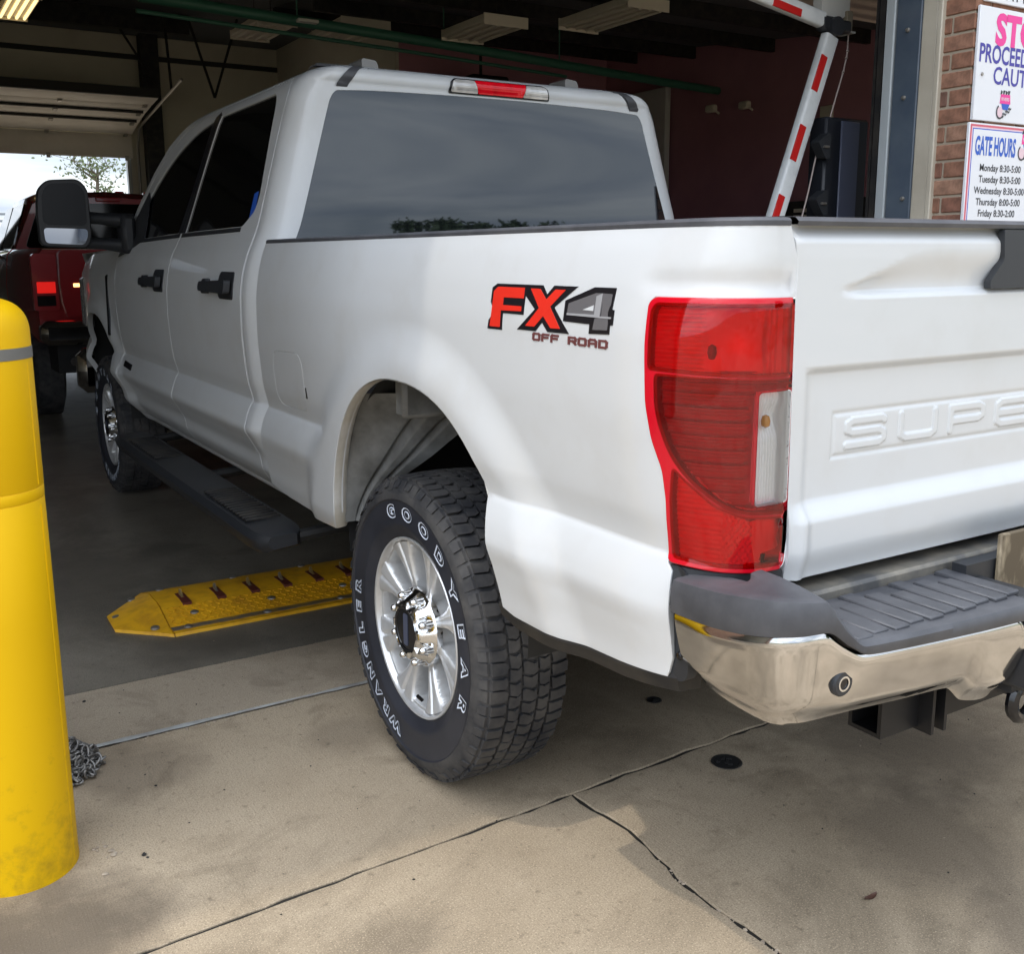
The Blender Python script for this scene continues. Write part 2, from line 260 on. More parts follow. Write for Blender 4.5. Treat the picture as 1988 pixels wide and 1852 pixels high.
class MB:
    """collects shapes into one mesh"""
    def __init__(s): s.v = []; s.f = []; s.sm = []; s.n = 0
    def add(s, v, f, smooth=False):
        v = np.asarray(v, float).reshape(-1, 3); s.v.append(v); s.f += [[i+s.n for i in q] for q in f]; s.sm += [smooth]*len(f); s.n += len(v); return s
    def box(s, lo, hi, bev=0., mtx=None):
        lo = np.array(lo, float); hi = np.array(hi, float); c = (lo+hi)/2; h = (hi-lo)/2
        if bev <= 0:
            v = np.array([[x, y, z] for x in (-1, 1) for y in (-1, 1) for z in (-1, 1)])*h
            f = [(0, 1, 3, 2), (4, 6, 7, 5), (0, 4, 5, 1), (2, 3, 7, 6), (0, 2, 6, 4), (1, 5, 7, 3)]
        else:
            b = min(bev, *(h*.95)); v = []; idx = {}
            for sx in (-1, 1):
                for sy in (-1, 1):
                    for sz in (-1, 1):
                        for ax in range(3):
                            q = h*np.array([sx, sy, sz], float); q2 = q-np.array([sx, sy, sz])*b; q2[ax] = q[ax]
                            idx[(sx, sy, sz, ax)] = len(v); v.append(q2)
            v = np.array(v); f = []
            def quad(a): f.append(a)
            for ax in range(3):
                o = [i for i in range(3) if i != ax]
                for sg in (-1, 1):
                    def k(a, b_): t = [0, 0, 0]; t[ax] = sg; t[o[0]] = a; t[o[1]] = b_; return idx[(*t, ax)]
                    quad([k(-1, -1), k(1, -1), k(1, 1), k(-1, 1)])
                for a in (-1, 1):
                    for b_ in (-1, 1):
                        def e(sg, w): t = [0, 0, 0]; t[ax] = sg; t[o[0]] = a; t[o[1]] = b_; return idx[(*t, w)]
                        quad([e(-1, o[0]), e(1, o[0]), e(1, o[1]), e(-1, o[1])])
            for sx in (-1, 1):
                for sy in (-1, 1):
                    for sz in (-1, 1): f.append([idx[(sx, sy, sz, a)] for a in range(3)])
            # orient outward
            for i, q in enumerate(f):
                p = v[q]; n = np.cross(p[1]-p[0], p[2]-p[0])
                if n @ p.mean(0) < 0: f[i] = q[::-1]
        v = v+c if mtx is None else np.array([list(mtx @ Vector(q+c)) for q in v])
        return s.add(v, f)
    def tube(s, pts, r, n=10, caps=True, smooth=True):
        pts = [Vector(p) for p in pts]; rr = r if hasattr(r, '__len__') else [r]*len(pts); rings = []
        up = None
        for i, p in enumerate(pts):
            d = (pts[min(i+1, len(pts)-1)]-pts[max(i-1, 0)]).normalized()
            if up is None: up = Vector((0, 0, 1)) if abs(d.z) < .9 else Vector((1, 0, 0))
            a = d.cross(up).normalized(); b = a.cross(d).normalized(); up = b
            rings.append([list(p+(a*math.cos(t)+b*math.sin(t))*rr[i]) for t in np.linspace(0, 2*math.pi, n, endpoint=False)])
        v = [q for r_ in rings for q in r_]; f = []
        for i in range(len(pts)-1):
            for j in range(n): f.append((i*n+j, i*n+(j+1) % n, (i+1)*n+(j+1) % n, (i+1)*n+j))
        s.add(v, f, smooth)
        if caps: s.add(rings[0], [list(range(n))]); s.add(rings[-1], [list(range(n))[::-1]])
        return s
    def lathe(s, prof, axis='z', c=(0, 0, 0), n=32, smooth=True):
        """prof: list of (radius, height along axis)"""
        v = []; f = []
        for r, h in prof:
            for t in np.linspace(0, 2*math.pi, n, endpoint=False):
                a, b = r*math.cos(t), r*math.sin(t)
                q = (a, b, h) if axis == 'z' else ((h, a, b) if axis == 'x' else (b, h, a))
                v.append([q[i]+c[i] for i in range(3)])
        for i in range(len(prof)-1):
            for j in range(n): f.append((i*n+j, i*n+(j+1) % n, (i+1)*n+(j+1) % n, (i+1)*n+j))
        return s.add(v, f, smooth)
    def prism(s, poly, mapf, d0, d1):
        """poly 2D, mapf(u,v,d)->xyz, between depths d0 and d1"""
        n = len(poly); v = [mapf(u, w, d0) for u, w in poly]+[mapf(u, w, d1) for u, w in poly]
        f = [list(range(n))[::-1], list(range(n, 2*n))]+[(i, (i+1) % n, n+(i+1) % n, n+i) for i in range(n)]
        return s.add(v, f)
    def build(s, name, m, parent=None, normals=True):
        v = np.concatenate(s.v); o = raw(name, v, s.f, m, parent); me = o.data
        me.polygons.foreach_set('use_smooth', s.sm)
        if normals:
            bm = bmesh.new(); bm.from_mesh(me); bmesh.ops.remove_doubles(bm, verts=bm.verts, dist=1e-6); bmesh.ops.recalc_face_normals(bm, faces=bm.faces); bm.to_mesh(me); bm.free()
            try: me.set_sharp_from_angle(angle=R(40))
            except Exception: pass
        me.update(); return o
def box(name, lo, hi, m, parent=None, bev=0.): return MB().box(lo, hi, bev).build(name, m, parent)
def text_geo(body, size, fill=True, bevel=0., offset=0., extrude=0., align='LEFT', shear=0., space=1.):
    cu = bpy.data.curves.new('text', 'FONT'); cu.body = body; cu.size = size; cu.align_x = align; cu.offset = offset; cu.extrude = extrude; cu.shear = shear; cu.space_character = space
    cu.resolution_u = 3
    if not fill: cu.fill_mode = 'NONE'; cu.bevel_depth = bevel; cu.bevel_resolution = 0
    o = bpy.data.objects.new('text', cu); COL.objects.link(o)
    bpy.context.view_layer.update()
    me = bpy.data.meshes.new_from_object(o.evaluated_get(bpy.context.evaluated_depsgraph_get()))
    v = np.array([q.co[:] for q in me.vertices]).reshape(-1, 3); f = [list(p.vertices) for p in me.polygons]
    bpy.data.objects.remove(o); bpy.data.curves.remove(cu); bpy.data.meshes.remove(me)
    return v, f
def rnd(poly, r, n=6):
    """round the corners of a 2D polygon; r a number or one per corner"""
    P = [np.array(p, float) for p in poly]; N_ = len(P); out = []
    rr = r if hasattr(r, '__len__') else [r]*N_
    for i in range(N_):
        a, b, c = P[i-1], P[i], P[(i+1) % N_]; u = a-b; w = c-b; lu, lw = np.linalg.norm(u), np.linalg.norm(w)
        q = min(rr[i], lu*.48, lw*.48)
        if q < 1e-5: out.append(b); continue
        s_, e_ = b+u/lu*q, b+w/lw*q
        for t in np.linspace(0, 1, n): out.append((1-t)**2*s_+2*t*(1-t)*b+t*t*e_)
    return np.array(out)
def resample(poly, step):
    P = np.asarray(poly, float); out = []
    for i in range(len(P)):
        a, b = P[i], P[(i+1) % len(P)]; k = max(1, int(np.ceil(np.linalg.norm(b-a)/step)))
        if np.linalg.norm(b-a) < 1e-6: continue
        for j in range(k): out.append(a+(b-a)*j/k)
    return np.array(out)
def inside(pts, loops):
    r = np.zeros(len(pts), bool); x, y = pts[:, 0], pts[:, 1]
    for L in loops:
        a = L; b = np.roll(L, -1, 0)
        for (x0, y0), (x1, y1) in zip(a, b):
            if y0 == y1: continue
            c = ((y0 > y) != (y1 > y)) & (x < (x1-x0)*(y-y0)/(y1-y0)+x0); r ^= c
    return r
def near(pts, loops, d):
    r = np.zeros(len(pts), bool)
    for L in loops:
        for a, b in zip(L, np.roll(L, -1, 0)):
            lo = np.minimum(a, b)-d; hi = np.maximum(a, b)+d
            k = np.where(~r & (pts > lo).all(1) & (pts < hi).all(1))[0]
            if len(k) == 0: continue
            ab = b-a; t = np.clip(((pts[k]-a)@ab)/(ab@ab), 0, 1); q = a+t[:, None]*ab
            r[k[((pts[k]-q)**2).sum(1) < d*d]] = True
    return r
def sheet(name, outline, fn, m, parent=None, step=(.03, .012), holes=(), flange=.016, mirror=False, extra=None, bstep=.012, roll=.0018, flip=False):
    """a panel: the region of (u,v) inside outline, mapped by fn to space, with rolled edges that turn inwards.
    fn(u,v) must give a left-hand side surface (u x v pointing inwards)"""
    loops = [resample(l, bstep) for l in [outline]+list(holes)]
    lo = loops[0].min(0); hi = loops[0].max(0)
    gu = np.arange(lo[0]+step[0]*.5, hi[0], step[0]); gv = np.arange(lo[1]+step[1]*.5, hi[1], step[1])
    G = np.stack(np.meshgrid(gu, gv), -1).reshape(-1, 2)
    if extra is not None:
        e0, e1, es = extra; G = G[~((G > e0) & (G < e1)).all(1)]
        E = np.stack(np.meshgrid(np.arange(e0[0], e1[0], es[0]), np.arange(e0[1], e1[1], es[1])), -1).reshape(-1, 2); G = np.concatenate([G, E])
    G = G[inside(G, loops)]; G = G[~near(G, loops, min(bstep, step[1])*.55)]
    G = G+rng.uniform(-1e-5, 1e-5, G.shape)
    vin = np.concatenate(loops+[G]); ed = []; k = 0
    for L in loops:
        n = len(L); ed += [(k+i, k+(i+1) % n) for i in range(n)]; k += n
    ov, oe, of, iv, _, _ = delaunay_2d_cdt([Vector(p) for p in vin], ed, [], 0, 1e-7)
    ov = np.array([p[:] for p in ov]); of = np.array([f for f in of if len(f) == 3]); cen = ov[of].mean(1); of = of[inside(cen, loops)]
    where = np.full(len(vin), -1); 
    for j, ids in enumerate(iv):
        for i in ids: where[i] = j
    h = 8e-4
    def nrm(u, v):
        a = fn(u+h, v)-fn(u-h, v); b = fn(u, v+h)-fn(u, v-h); n = np.cross(b, a); return n/(np.linalg.norm(n, axis=1)[:, None]+1e-12)
    V = [fn(ov[:, 0], ov[:, 1])]; NR = [nrm(ov[:, 0], ov[:, 1])]; F = []
    # orient triangles by analytic normal
    p = V[0][of]; tn = np.cross(p[:, 1]-p[:, 0], p[:, 2]-p[:, 0]); bad = (tn*NR[0][of].sum(1)).sum(1) < 0; of[bad] = of[bad][:, ::-1]; F += of.tolist()
    base = len(V[0]); k = 0
    for li, L in enumerate(loops):
        n = len(L); ids = where[k:k+n]; k += n
        d = np.roll(L, -1, 0)-np.roll(L, 1, 0); d /= np.linalg.norm(d, axis=1)[:, None]+1e-12
        o = np.stack([d[:, 1], -d[:, 0]], 1); area = .5*(L[:, 0]*np.roll(L[:, 1], -1)-np.roll(L[:, 0], -1)*L[:, 1]).sum()
        if (area < 0) != (li > 0): o = -o
        N0 = nrm(L[:, 0], L[:, 1]); O3 = fn(L[:, 0]+o[:, 0]*1e-3, L[:, 1]+o[:, 1]*1e-3)-fn(L[:, 0], L[:, 1]); O3 /= np.linalg.norm(O3, axis=1)[:, None]+1e-12
        prev = ids
        for (a, dp, wn_, wo_) in ((roll*.5, roll*.15, .85, .5), (roll*.87, roll*.5, .5, .87), (roll, roll, .1, 1.), (roll, flange, 0., 1.)):
            P = fn(L[:, 0], L[:, 1])+O3*a-N0*dp; V.append(P); q = N0*wn_+O3*wo_; NR.append(q/np.linalg.norm(q, axis=1)[:, None])
            cur = np.arange(base, base+n); base += n
            for i in range(n):
                j = (i+1) % n; F.append([int(prev[i]), int(prev[j]), int(cur[j]), int(cur[i])])
            prev = cur
    V = np.concatenate(V); NR = np.concatenate(NR)
    fs = [list(f) for f in F]
    # orient the rim quads
    for i in range(len(of), len(fs)):
        q = fs[i]; n = np.cross(V[q[1]]-V[q[0]], V[q[2]]-V[q[0]])
        if n @ NR[q].sum(0) < 0: fs[i] = q[::-1]
    if mirror:
        V = V*np.array([-1, 1, 1]); NR = NR*np.array([-1, 1, 1]); fs = [f[::-1] for f in fs]
    o = raw(name, V, fs, m, parent, smooth=True)
    o.data.normals_split_custom_set_from_vertices(NR.tolist())
    return o
# ================================================================== white pickup truck: surfaces
def interp(x,xs,ys):
    # smooth monotone-ish cubic (pchip)
    xs=np.asarray(xs,float);ys=np.asarray(ys,float);h=np.diff(xs);d=np.diff(ys)/h
    m=np.zeros_like(ys);m[0]=d[0];m[-1]=d[-1]
    for i in range(1,len(xs)-1):
        if d[i-1]*d[i]>0:
            w1=2*h[i]+h[i-1];w2=h[i]+2*h[i-1];m[i]=(w1+w2)/(w1/d[i-1]+w2/d[i])
    x=np.clip(np.asarray(x,float),xs[0],xs[-1]);k=np.clip(np.searchsorted(xs,x)-1,0,len(xs)-2)
    t=(x-xs[k])/h[k];t2=t*t;t3=t2*t
    return (2*t3-3*t2+1)*ys[k]+(t3-2*t2+t)*h[k]*m[k]+(-2*t3+3*t2)*ys[k+1]+(t3-t2)*h[k]*m[k+1]
def sst(a,b,x):
    t=np.clip((x-a)/(b-a),0,1);return t*t*(3-2*t)
ZB=[.50,.56,.60,.64,.68,.74,.79,.815,.880,.8885,.905,.96,1.05,1.15,1.25,1.33,1.40,1.453]
XB=[.955,.972,.983,.991,.996,1.008,1.018,1.014,.9895,.9835,.986,.998,1.006,1.011,1.009,.999,.982,.962]
XC=[.87,.905,.938,.960,.966,.996,1.020,1.014,.9885,.9815,.984,.997,1.006,1.011,1.009,.998,.978,.955]
ZC2=ZB[:-1]+[1.46,1.50,1.60,1.75,1.90,1.96,2.00,2.03,2.055,2.066]
XC2=XC[:-1]+[.952,.935,.905,.862,.818,.798,.776,.745,.695,.64]
def flare(y,z,yc,zc=.43,amp=.026):
    r=np.hypot(y-yc,(z-zc)*.98)
    return amp*(1-sst(.665,.80,r))*sst(.50,.66,z)**.5
# bed plan curve: side line then superellipse corner to rear face
YC0,XE,YR=-.93,.852,-1.18   # corner start y, corner end x, rear y
_n=np.linspace(0,1,400)
_th=_n*np.pi/2
_cx=-(XE+(.99-XE)*np.cos(_th)**(2/2.6)); _cy=YC0+(YR-YC0)*np.sin(_th)**(2/2.6)
_seg=np.r_[0,np.cumsum(np.hypot(np.diff(_cx),np.diff(_cy)))]
SLEN=_seg[-1]
def bed(s,z,off=0.):
    """s=y for s>=YC0 ; below that arc length round the corner. returns left-side point"""
    s=np.asarray(s,float);z=np.asarray(z,float)
    a=np.clip(YC0-s,0,None)
    x=np.interp(a,_seg,_cx);y=np.where(s>=YC0,s,np.interp(a,_seg,_cy))
    x=np.where(s>=YC0,-.99,x)
    over=np.clip(a-SLEN,0,None);x=x+over
    w=1-sst(0,SLEN*.92,a)
    tx=np.interp(a+.004,_seg,_cx)-np.interp(a-.004,_seg,_cx);ty=np.interp(a+.004,_seg,_cy)-np.interp(a-.004,_seg,_cy)
    nl=np.hypot(tx,ty)+1e-12;nx=np.where(a>.004,ty/nl,-1.);ny=np.where(a>.004,-tx/nl,0.)
    fm=flare(y,z,-.07)/.026*sst(-.12,.10,y)
    d=interp(z,ZB,XB)*(1-fm)+interp(z,[.5,.58,.66,.9,1.05,1.453],[.965,.985,1.0,1.003,1.006,.985])*fm-.99
    o=d*w+flare(y,z,-.07)*w+off-.005*np.exp(-((z-1.350)/.019)**2)*sst(.03,.10,a)
    # recess under the top at the tail lamp
    return np.stack([x+nx*o,y+ny*o,z+0*x],-1)
# cab: rear face/corner/side plan. t=0 rear centre; t>0 left side
CR=.11
ZR_=[.5,1.0,1.42,1.50,1.995,2.005,2.015,2.03,2.055,2.066]
YR_=[1.09,1.09,1.10,1.105,1.131,1.128,1.124,1.126,1.15,1.20]
def cab(t,z,off=0.):
    t=np.asarray(t,float);z=np.asarray(z,float)
    sg=np.where(t<0,-1.,1.);a=np.abs(t)
    S=interp(z,ZC2,XC2);R=interp(z,ZR_,YR_)
    # canonical plan with half width .95 : rear flat to .95-CR, arc, then side
    L1=.95-CR;L2=CR*np.pi/2
    th=np.clip((a-L1)/CR,0,np.pi/2)
    cx=np.where(a<L1,a,L1+CR*np.sin(th)); cy=np.where(a<L1,0,CR*(1-np.cos(th)))+np.clip(a-L1-L2,0,None)
    nx=np.sin(th);ny=-np.cos(th)
    fx=np.where(cx>.4,(cx-.4)/.55*(S-.4)+.4,cx)   # squeeze only the outer part
    bow=.012*(cx/.8)**2
    y=R+cy+bow*(a<L1+L2)*0
    y=y
    fl=flare(y,z,4.06)*np.sin(th)
    x=fx+fl
    x=x-.085*sst(4.10,5.0,y)
    return np.stack([-sg*(x+nx*off),y+ny*off,z+0*x],-1)
def cab_t(y,z):  # t for a given y on the side
    return y-interp(z,ZR_,YR_)-CR+.95-CR+CR*np.pi/2
def cabp(y, z, off=0.): return cab(cab_t(y, z), z, off)      # the cab side addressed by (y, z)
TR = thing('pickup_truck', 'large white crew cab pickup truck with FX4 decal and chrome rear bumper', 'pickup truck', (0, 0, 0))
PAINT = M['paint']
def both(name, outline, fn, m, **k):
    return [sheet(name, outline, fn, m, TR, mirror=mi, **k) for mi in (False, True)]
# --- bed side
th = np.linspace(0, np.pi, 41)
arch = np.stack([-.075+.472*np.sign(np.cos(th))*np.abs(np.cos(th))**(2/2.3), .600+.498*np.sin(th)**(2/2.3)], 1)
lampL = [(-1.270, 1.330), (-1.012, 1.330), (-1.002, 1.322), (-1.000, 1.240), (-1.004, 1.150), (-1.017, 1.090), (-1.039, 1.038), (-1.046, .985), (-1.046, .872)]
bedo = [(1.066, .618), (.90, .600), (.62, .594), (.42, .605)]+[tuple(p) for p in arch[1:-2]]+[(-.553, .640), (-.76, .642), (-.93, .652), (-1.055, .664)]
bedo += [(-1.066, .70), (-1.060, .86), (-1.049, .872)]+lampL[::-1][1:]+[(-1.268, 1.39), (-1.250, 1.442)]+[(1.066, 1.447)]
fuel = rnd([(.655, .915), (.935, .915), (.932, 1.098), (.658, 1.106)], .055)
BS = both('bed_side', bedo, lambda u, v: bed(u, v), PAINT, step=(.024, .0095), holes=[fuel], flange=.03, bstep=.010)
def inset(poly, d):
    P = np.asarray(poly, float); a = np.roll(P, 1, 0)-P; b = np.roll(P, -1, 0)-P
    t = np.roll(P, -1, 0)-np.roll(P, 1, 0); t /= np.linalg.norm(t, axis=1)[:, None]; n = np.stack([-t[:, 1], t[:, 0]], 1)
    ar = .5*(P[:, 0]*np.roll(P[:, 1], -1)-np.roll(P[:, 0], -1)*P[:, 1]).sum()
    return P+n*d*(1 if ar > 0 else -1)
for mi in (False,):
    fd = sheet('fuel_door', inset(fuel, .0042), lambda u, v: bed(u, v), PAINT, TR, step=(.03, .012), mirror=mi)
    MB().prism(rnd([(.640, .965), (.652, .965), (.650, 1.0), (.642, 1.0)], .003), lambda u, w, d: bed(u, w, d), -.002, .0012).build('fuel_door_slot', M['gloss_black'], fd)
    sheet('fuel_recess', inset(fuel, -.01), lambda u, v: bed(u, v, -.018), M['paint_dull'], fd, step=(.06, .04), flange=.004)
# wheel arch lip that turns in under the opening
for sg in (-1, 1):
    for cy_, fn_ in ((None, 'bed'),):
        P = []; ins = [(0., 0.), (0., -.012), (-.004, -.032), (-.016, -.045)]
        A = np.concatenate([[(.42, .606)], arch[1:-2], [(-.553, .642)]])
        t = np.gradient(A, axis=0); t /= np.linalg.norm(t, axis=1)[:, None]; nrm2 = np.stack([-t[:, 1], t[:, 0]], 1)
        for (o_, d_) in ins: P.append(bed(A[:, 0]+nrm2[:, 0]*(.004-o_*-1), A[:, 1]+nrm2[:, 1]*(.004+o_*1), d_-.002))
        v = np.concatenate(P); n = len(A); v[:, 0] *= -sg
        raw('arch_lip', v, [(k*n+i, k*n+i+1, (k+1)*n+i+1, (k+1)*n+i) for k in range(len(ins)-1) for i in range(n-1)], M['paint_dull'], TR, smooth=True)
# grey stone guard strip along the lower rear edge, rail cap
for sg in (-1, 1):
    m_ = MB(); ys = np.linspace(-.535, -1.075, 24); ring = []
    for y in ys:
        zb = np.interp(-y, [.535, .60, .76, .93, 1.075], [.655, .640, .640, .650, .668]); x = bed(np.array([y]), np.array([zb+.02]))[0][0]
        hgt = .030 if y < -.62 else .03+.05*(y+.62)/.085*0
        ring.append([(x+.006, y, zb+.004), (x+.002, y, zb-.004), (x+.010, y, zb-hgt), (x+.06, y, zb-hgt-.004), (x+.06, y, zb)])
    v = np.array(ring).reshape(-1, 3); v[:, 0] *= -sg; n = 5
    m_.add(v, [(i*n+j, i*n+(j+1) % n, (i+1)*n+(j+1) % n, (i+1)*n+j) for i in range(len(ys)-1) for j in range(n)]); m_.add(v[:n], [list(range(n))]); m_.add(v[-n:], [list(range(n))])
    m_.build('lower_guard', M['dark_metal'], TR)
    m_ = MB(); ss = np.concatenate([np.linspace(1.062, -.93, 30), np.linspace(-.95, -1.249, 14)])
    a = bed(ss, np.full_like(ss, 1.4465), .0015); b = bed(ss, np.full_like(ss, 1.4465), -.0)
    tt = np.gradient(a, axis=0); tt /= np.linalg.norm(tt, axis=1)[:, None]; inn = np.cross(tt, [0, 0, 1.]); inn *= np.sign((inn*[1, 1, 0])[:, :1]+1e-9) if False else 1
    # inward direction: towards +x (and +y at the corner)
    inn[:, 2] = 0; inn = np.where((inn[:, :1] < 0), -inn, inn)
    sec = [(0, -.004), (-.0005, .004), (.004, .0085), (.014, .010), (.085, .010), (.090, .004), (.090, -.03)]
    rows = np.stack([a+inn*i_+np.array([0, 0, z_]) for i_, z_ in sec], 1); v = rows.reshape(-1, 3); v[:, 0] *= -sg; n = len(sec)
    m_.add(v, [(i*n+j, i*n+j+1, (i+1)*n+j+1, (i+1)*n+j) for i in range(len(ss)-1) for j in range(n-1)], True)
    m_.build('bed_rail_cap', M['plastic_grey'], TR)
# --- tail lamp
def lamp(mi):
    out = rnd([(-1.274, 1.327), (-1.016, 1.327), (-1.004, 1.318), (-1.003, 1.24), (-1.008, 1.15), (-1.021, 1.088), (-1.043, 1.036), (-1.050, .985), (-1.050, .877), (-1.150, .874), (-1.266, .874), (-1.275, .95), (-1.277, 1.19), (-1.277, 1.30)], .012)
    mf = np.array([-1 if mi else 1, 1, 1])
    up = rnd([(-1.2715, 1.317), (-1.020, 1.317), (-1.013, 1.305), (-1.013, 1.209), (-1.150, 1.2055), (-1.2715, 1.2035)], .008)
    rev = rnd([(-1.200, 1.177), (-1.2685, 1.179), (-1.2685, .988), (-1.199, .986)], .008)
    mid = rnd([(-1.028, 1.199), (-1.031, 1.136), (-1.058, 1.068), (-1.093, 1.028), (-1.146, .990), (-1.181, .977), (-1.272, .972), (-1.2725, 1.196), (-1.150, 1.198)], [.008, .03, .03, .03, .03, .02, .008, .008, .0])
    low = rnd([(-1.060, .886), (-1.060, .99), (-1.064, 1.042), (-1.080, 1.028), (-1.136, .986), (-1.182, .969), (-1.262, .9635), (-1.258, .883), (-1.15, .883)], .008)
    hs = sheet('tail_lamp', out, lambda u, v: bed(u, v, .003), M['red_rim'], TR, step=(.02, .012), mirror=mi, flange=.05, holes=[up, mid, low], roll=.0025)
    st2 = (.012, .010)
    sheet('upper_lens', inset(up, -.003), lambda u, v: bed(u, v, .0032), M['lens_red'], hs, step=st2, mirror=mi, flange=.002, roll=.0005)
    sheet('middle_lens', inset(mid, -.003), lambda u, v: bed(u, v, .0042), M['lens_dark'], hs, step=st2, mirror=mi, flange=.002, roll=.0005, holes=[rev])
    sheet('reverse_lens', inset(rev, .001), lambda u, v: bed(u, v, .0042), M['lens_clear'], hs, step=st2, mirror=mi, flange=.002, roll=.0005)
    sheet('lower_lens', inset(low, -.003), lambda u, v: bed(u, v, .0032), M['lens_red'], hs, step=st2, mirror=mi, flange=.002, roll=.0005)
    # reflectors behind the lenses: stepped ribs, a bowl with its bulb, prisms
    tri = lambda x: np.abs((x % 1.0)-.5)*2
    def rup(u, v): 
        side = 1-sst(-1.115, -1.095, -(-u)*-1 if False else u*1.0) if False else sst(-1.112, -1.100, u)
        r = np.hypot((u+1.165)/1.25, v-1.258); bowl = -.020*(1-sst(.0, .062, r))*(1-side)
        return bed(u, v, -.011+bowl+.0035*tri(v/.0075)*side+.0030*tri(u/.012)*(1-side)*(u < -1.215))
    sheet('reflector', inset(up, -.012), rup, M['reflector'], hs, step=(.0055, .0026), mirror=mi, flange=.004)
    sheet('reflector', inset(mid, -.012), lambda u, v: bed(u, v, -.013+.006*tri(v/.0235)**6+.002*tri(v/.0059)), M['reflector_grey'], hs, step=(.016, .0022), mirror=mi, flange=.004, holes=[inset(rev, -.004)])
    sheet('reflector', inset(rev, -.009), lambda u, v: bed(u, v, -.020+.0045*tri(u/.0068)+.010*sst(1.075, 1.055, v)*0-.012*(1-sst(0, .035, np.abs(v-1.13)))), M['reflector'], hs, step=(.0017, .010), mirror=mi, flange=.016)
    sheet('reflector', inset(low, -.012), lambda u, v: bed(u, v, -.012+.0035*tri(v/.0085)*sst(-1.150, -1.140, u)+.004*tri((u+v*.8)/.011)*(1-sst(-1.150, -1.140, u))*(u > -1.205)), M['reflector'], hs, step=(.005, .0026), mirror=mi, flange=.004)
    for (s0, z0, r_) in ((-1.118, 1.240, .008),):
        c_ = bed(np.array(s0), np.array(z0), -.018)*mf; MB().lathe([(0, -.014), (r_*.8, -.010), (r_, 0), (r_*.8, .010), (0, .014)], 'z', c_, 12).build('bulb_holder', M['bulb_red'], hs)
    c_ = bed(np.array(-1.222), np.array(1.128), -.010)*mf; MB().lathe([(0, -.012), (.007, -.008), (.008, 0), (.006, .008), (0, .011)], 'z', c_, 12).build('bulb', M['amber'], hs)
    fil = rnd([(-1.048, .868), (-1.266, .868), (-1.262, .815), (-1.052, .80)], .004)
    sheet('lamp_filler', fil, lambda u, v: bed(u, v, -.004), M['plastic'], TR, step=(.02, .02), mirror=mi)
    return hs
for mi in (False, True): lamp(mi)
# --- tailgate with stamped lettering
STROKES = {'S': [[(1, .92), (.93, 1), (.14, 1), (0, .86), (0, .64), (.14, .52), (.86, .52), (1, .38), (1, .14), (.86, 0), (0, 0)]], 'U': [[(0, 1), (0, .14), (.14, 0), (.86, 0), (1, .14), (1, 1)]],
    'P': [[(0, 0), (0, 1), (.86, 1), (1, .86), (1, .54), (.86, .42), (.06, .42)]], 'E': [[(1, 1), (.14, 1), (0, .86), (0, .14), (.14, 0), (1, 0)], [(0, .5), (.9, .5)]],
    'R': [[(0, 0), (0, 1), (.86, 1), (1, .86), (1, .56), (.86, .44), (.06, .44)], [(.58, .44), (1, 0)]], 'D': [[(0, 0), (0, 1), (.82, 1), (1, .82), (1, .18), (.82, 0), (0, 0)]],
    'T': [[(0, 1), (1, 1)], [(.5, 1), (.5, 0)]], 'Y': [[(0, 1), (0, .6), (.14, .46), (.86, .46), (1, .6), (1, 1)], [(.5, .46), (.5, 0)]],
    'O': [[(.14, 1), (.86, 1), (1, .86), (1, .14), (.86, 0), (.14, 0), (0, .14), (0, .86), (.14, 1)]], 'F': [[(1, 1), (.14, 1), (0, .86), (0, 0)], [(0, .5), (.85, .5)]], 'A': [[(0, 0), (0, .8), (.2, 1), (.8, 1), (1, .8), (1, 0)], [(0, .42), (1, .42)]]}
SEG = []
for i, ch in enumerate('SUPER DUTY'):
    if ch == ' ': continue
    for st in STROKES[ch]:
        for (a, b), (c, d) in zip(st[:-1], st[1:]): SEG.append((-.688+i*.1445+a*.098, 1.067+b*.043, -.688+i*.1445+c*.098, 1.067+d*.043))
SEG = np.array(SEG)
def tgd(x, z):
    x = np.asarray(x, float); z = np.asarray(z, float); ax = np.abs(x)
    d = np.zeros_like(x)
    side = 1-sst(.79, .832, ax)*.0
    mid = 1-sst(.66, .76, ax)
    # top spoiler edge and the scooped band under it
    d += -.020*sst(1.415, 1.445, z)
    zt = 1.405-.058*sst(.50, .745, ax)
    scoop = (sst(1.3355, zt, z)-1)*(z < zt)*(z > 1.318)
    sc = np.where(z < zt, 1-sst(1.337, np.maximum(zt, 1.34), z), 0.)*(sst(1.3245, 1.3365, z))
    d += -.015*sc*(1-sst(.64, .74, ax))
    # groove at 1.20 (face steps in below)
    e = 1-sst(.785, .812, ax)
    d += -.010*(1-sst(1.197, 1.211, z))*e
    # lower ledge
    d += .020*(1-sst(.942, .985, z))*(1-sst(.80, .832, ax)*.7)
    d += -.012*(1-sst(.842, .90, z))
    # stamped frame and letters
    fx = np.maximum(ax-.722, np.abs(z-1.0885)-.0375); fr = np.abs(fx)
    d += -.0022*np.exp(-(fr/.0042)**2)
    b = (np.abs(z-1.0885) < .045) & (ax < .74)
    if b.any():
        px, pz = x[b][:, None], z[b][:, None]; x0, z0, x1, z1 = SEG.T; dx, dz = x1-x0, z1-z0
        t = np.clip(((px-x0)*dx+(pz-z0)*dz)/(dx*dx+dz*dz+1e-12), 0, 1); dist = np.sqrt((px-x0-t*dx)**2+(pz-z0-t*dz)**2).min(1)
        dd = np.zeros_like(x); dd[b] = .0032*(1-sst(.0050, .0088, dist)); d += dd
    d += -.012*sst(.805, .834, ax)**2*0
    return d
def tgf(u, v):  # u = -x so that the sheet is left handed like the side
    x = -np.asarray(u, float); return np.stack([x, -1.181-tgd(x, v)+0*x, np.asarray(v, float)], -1)
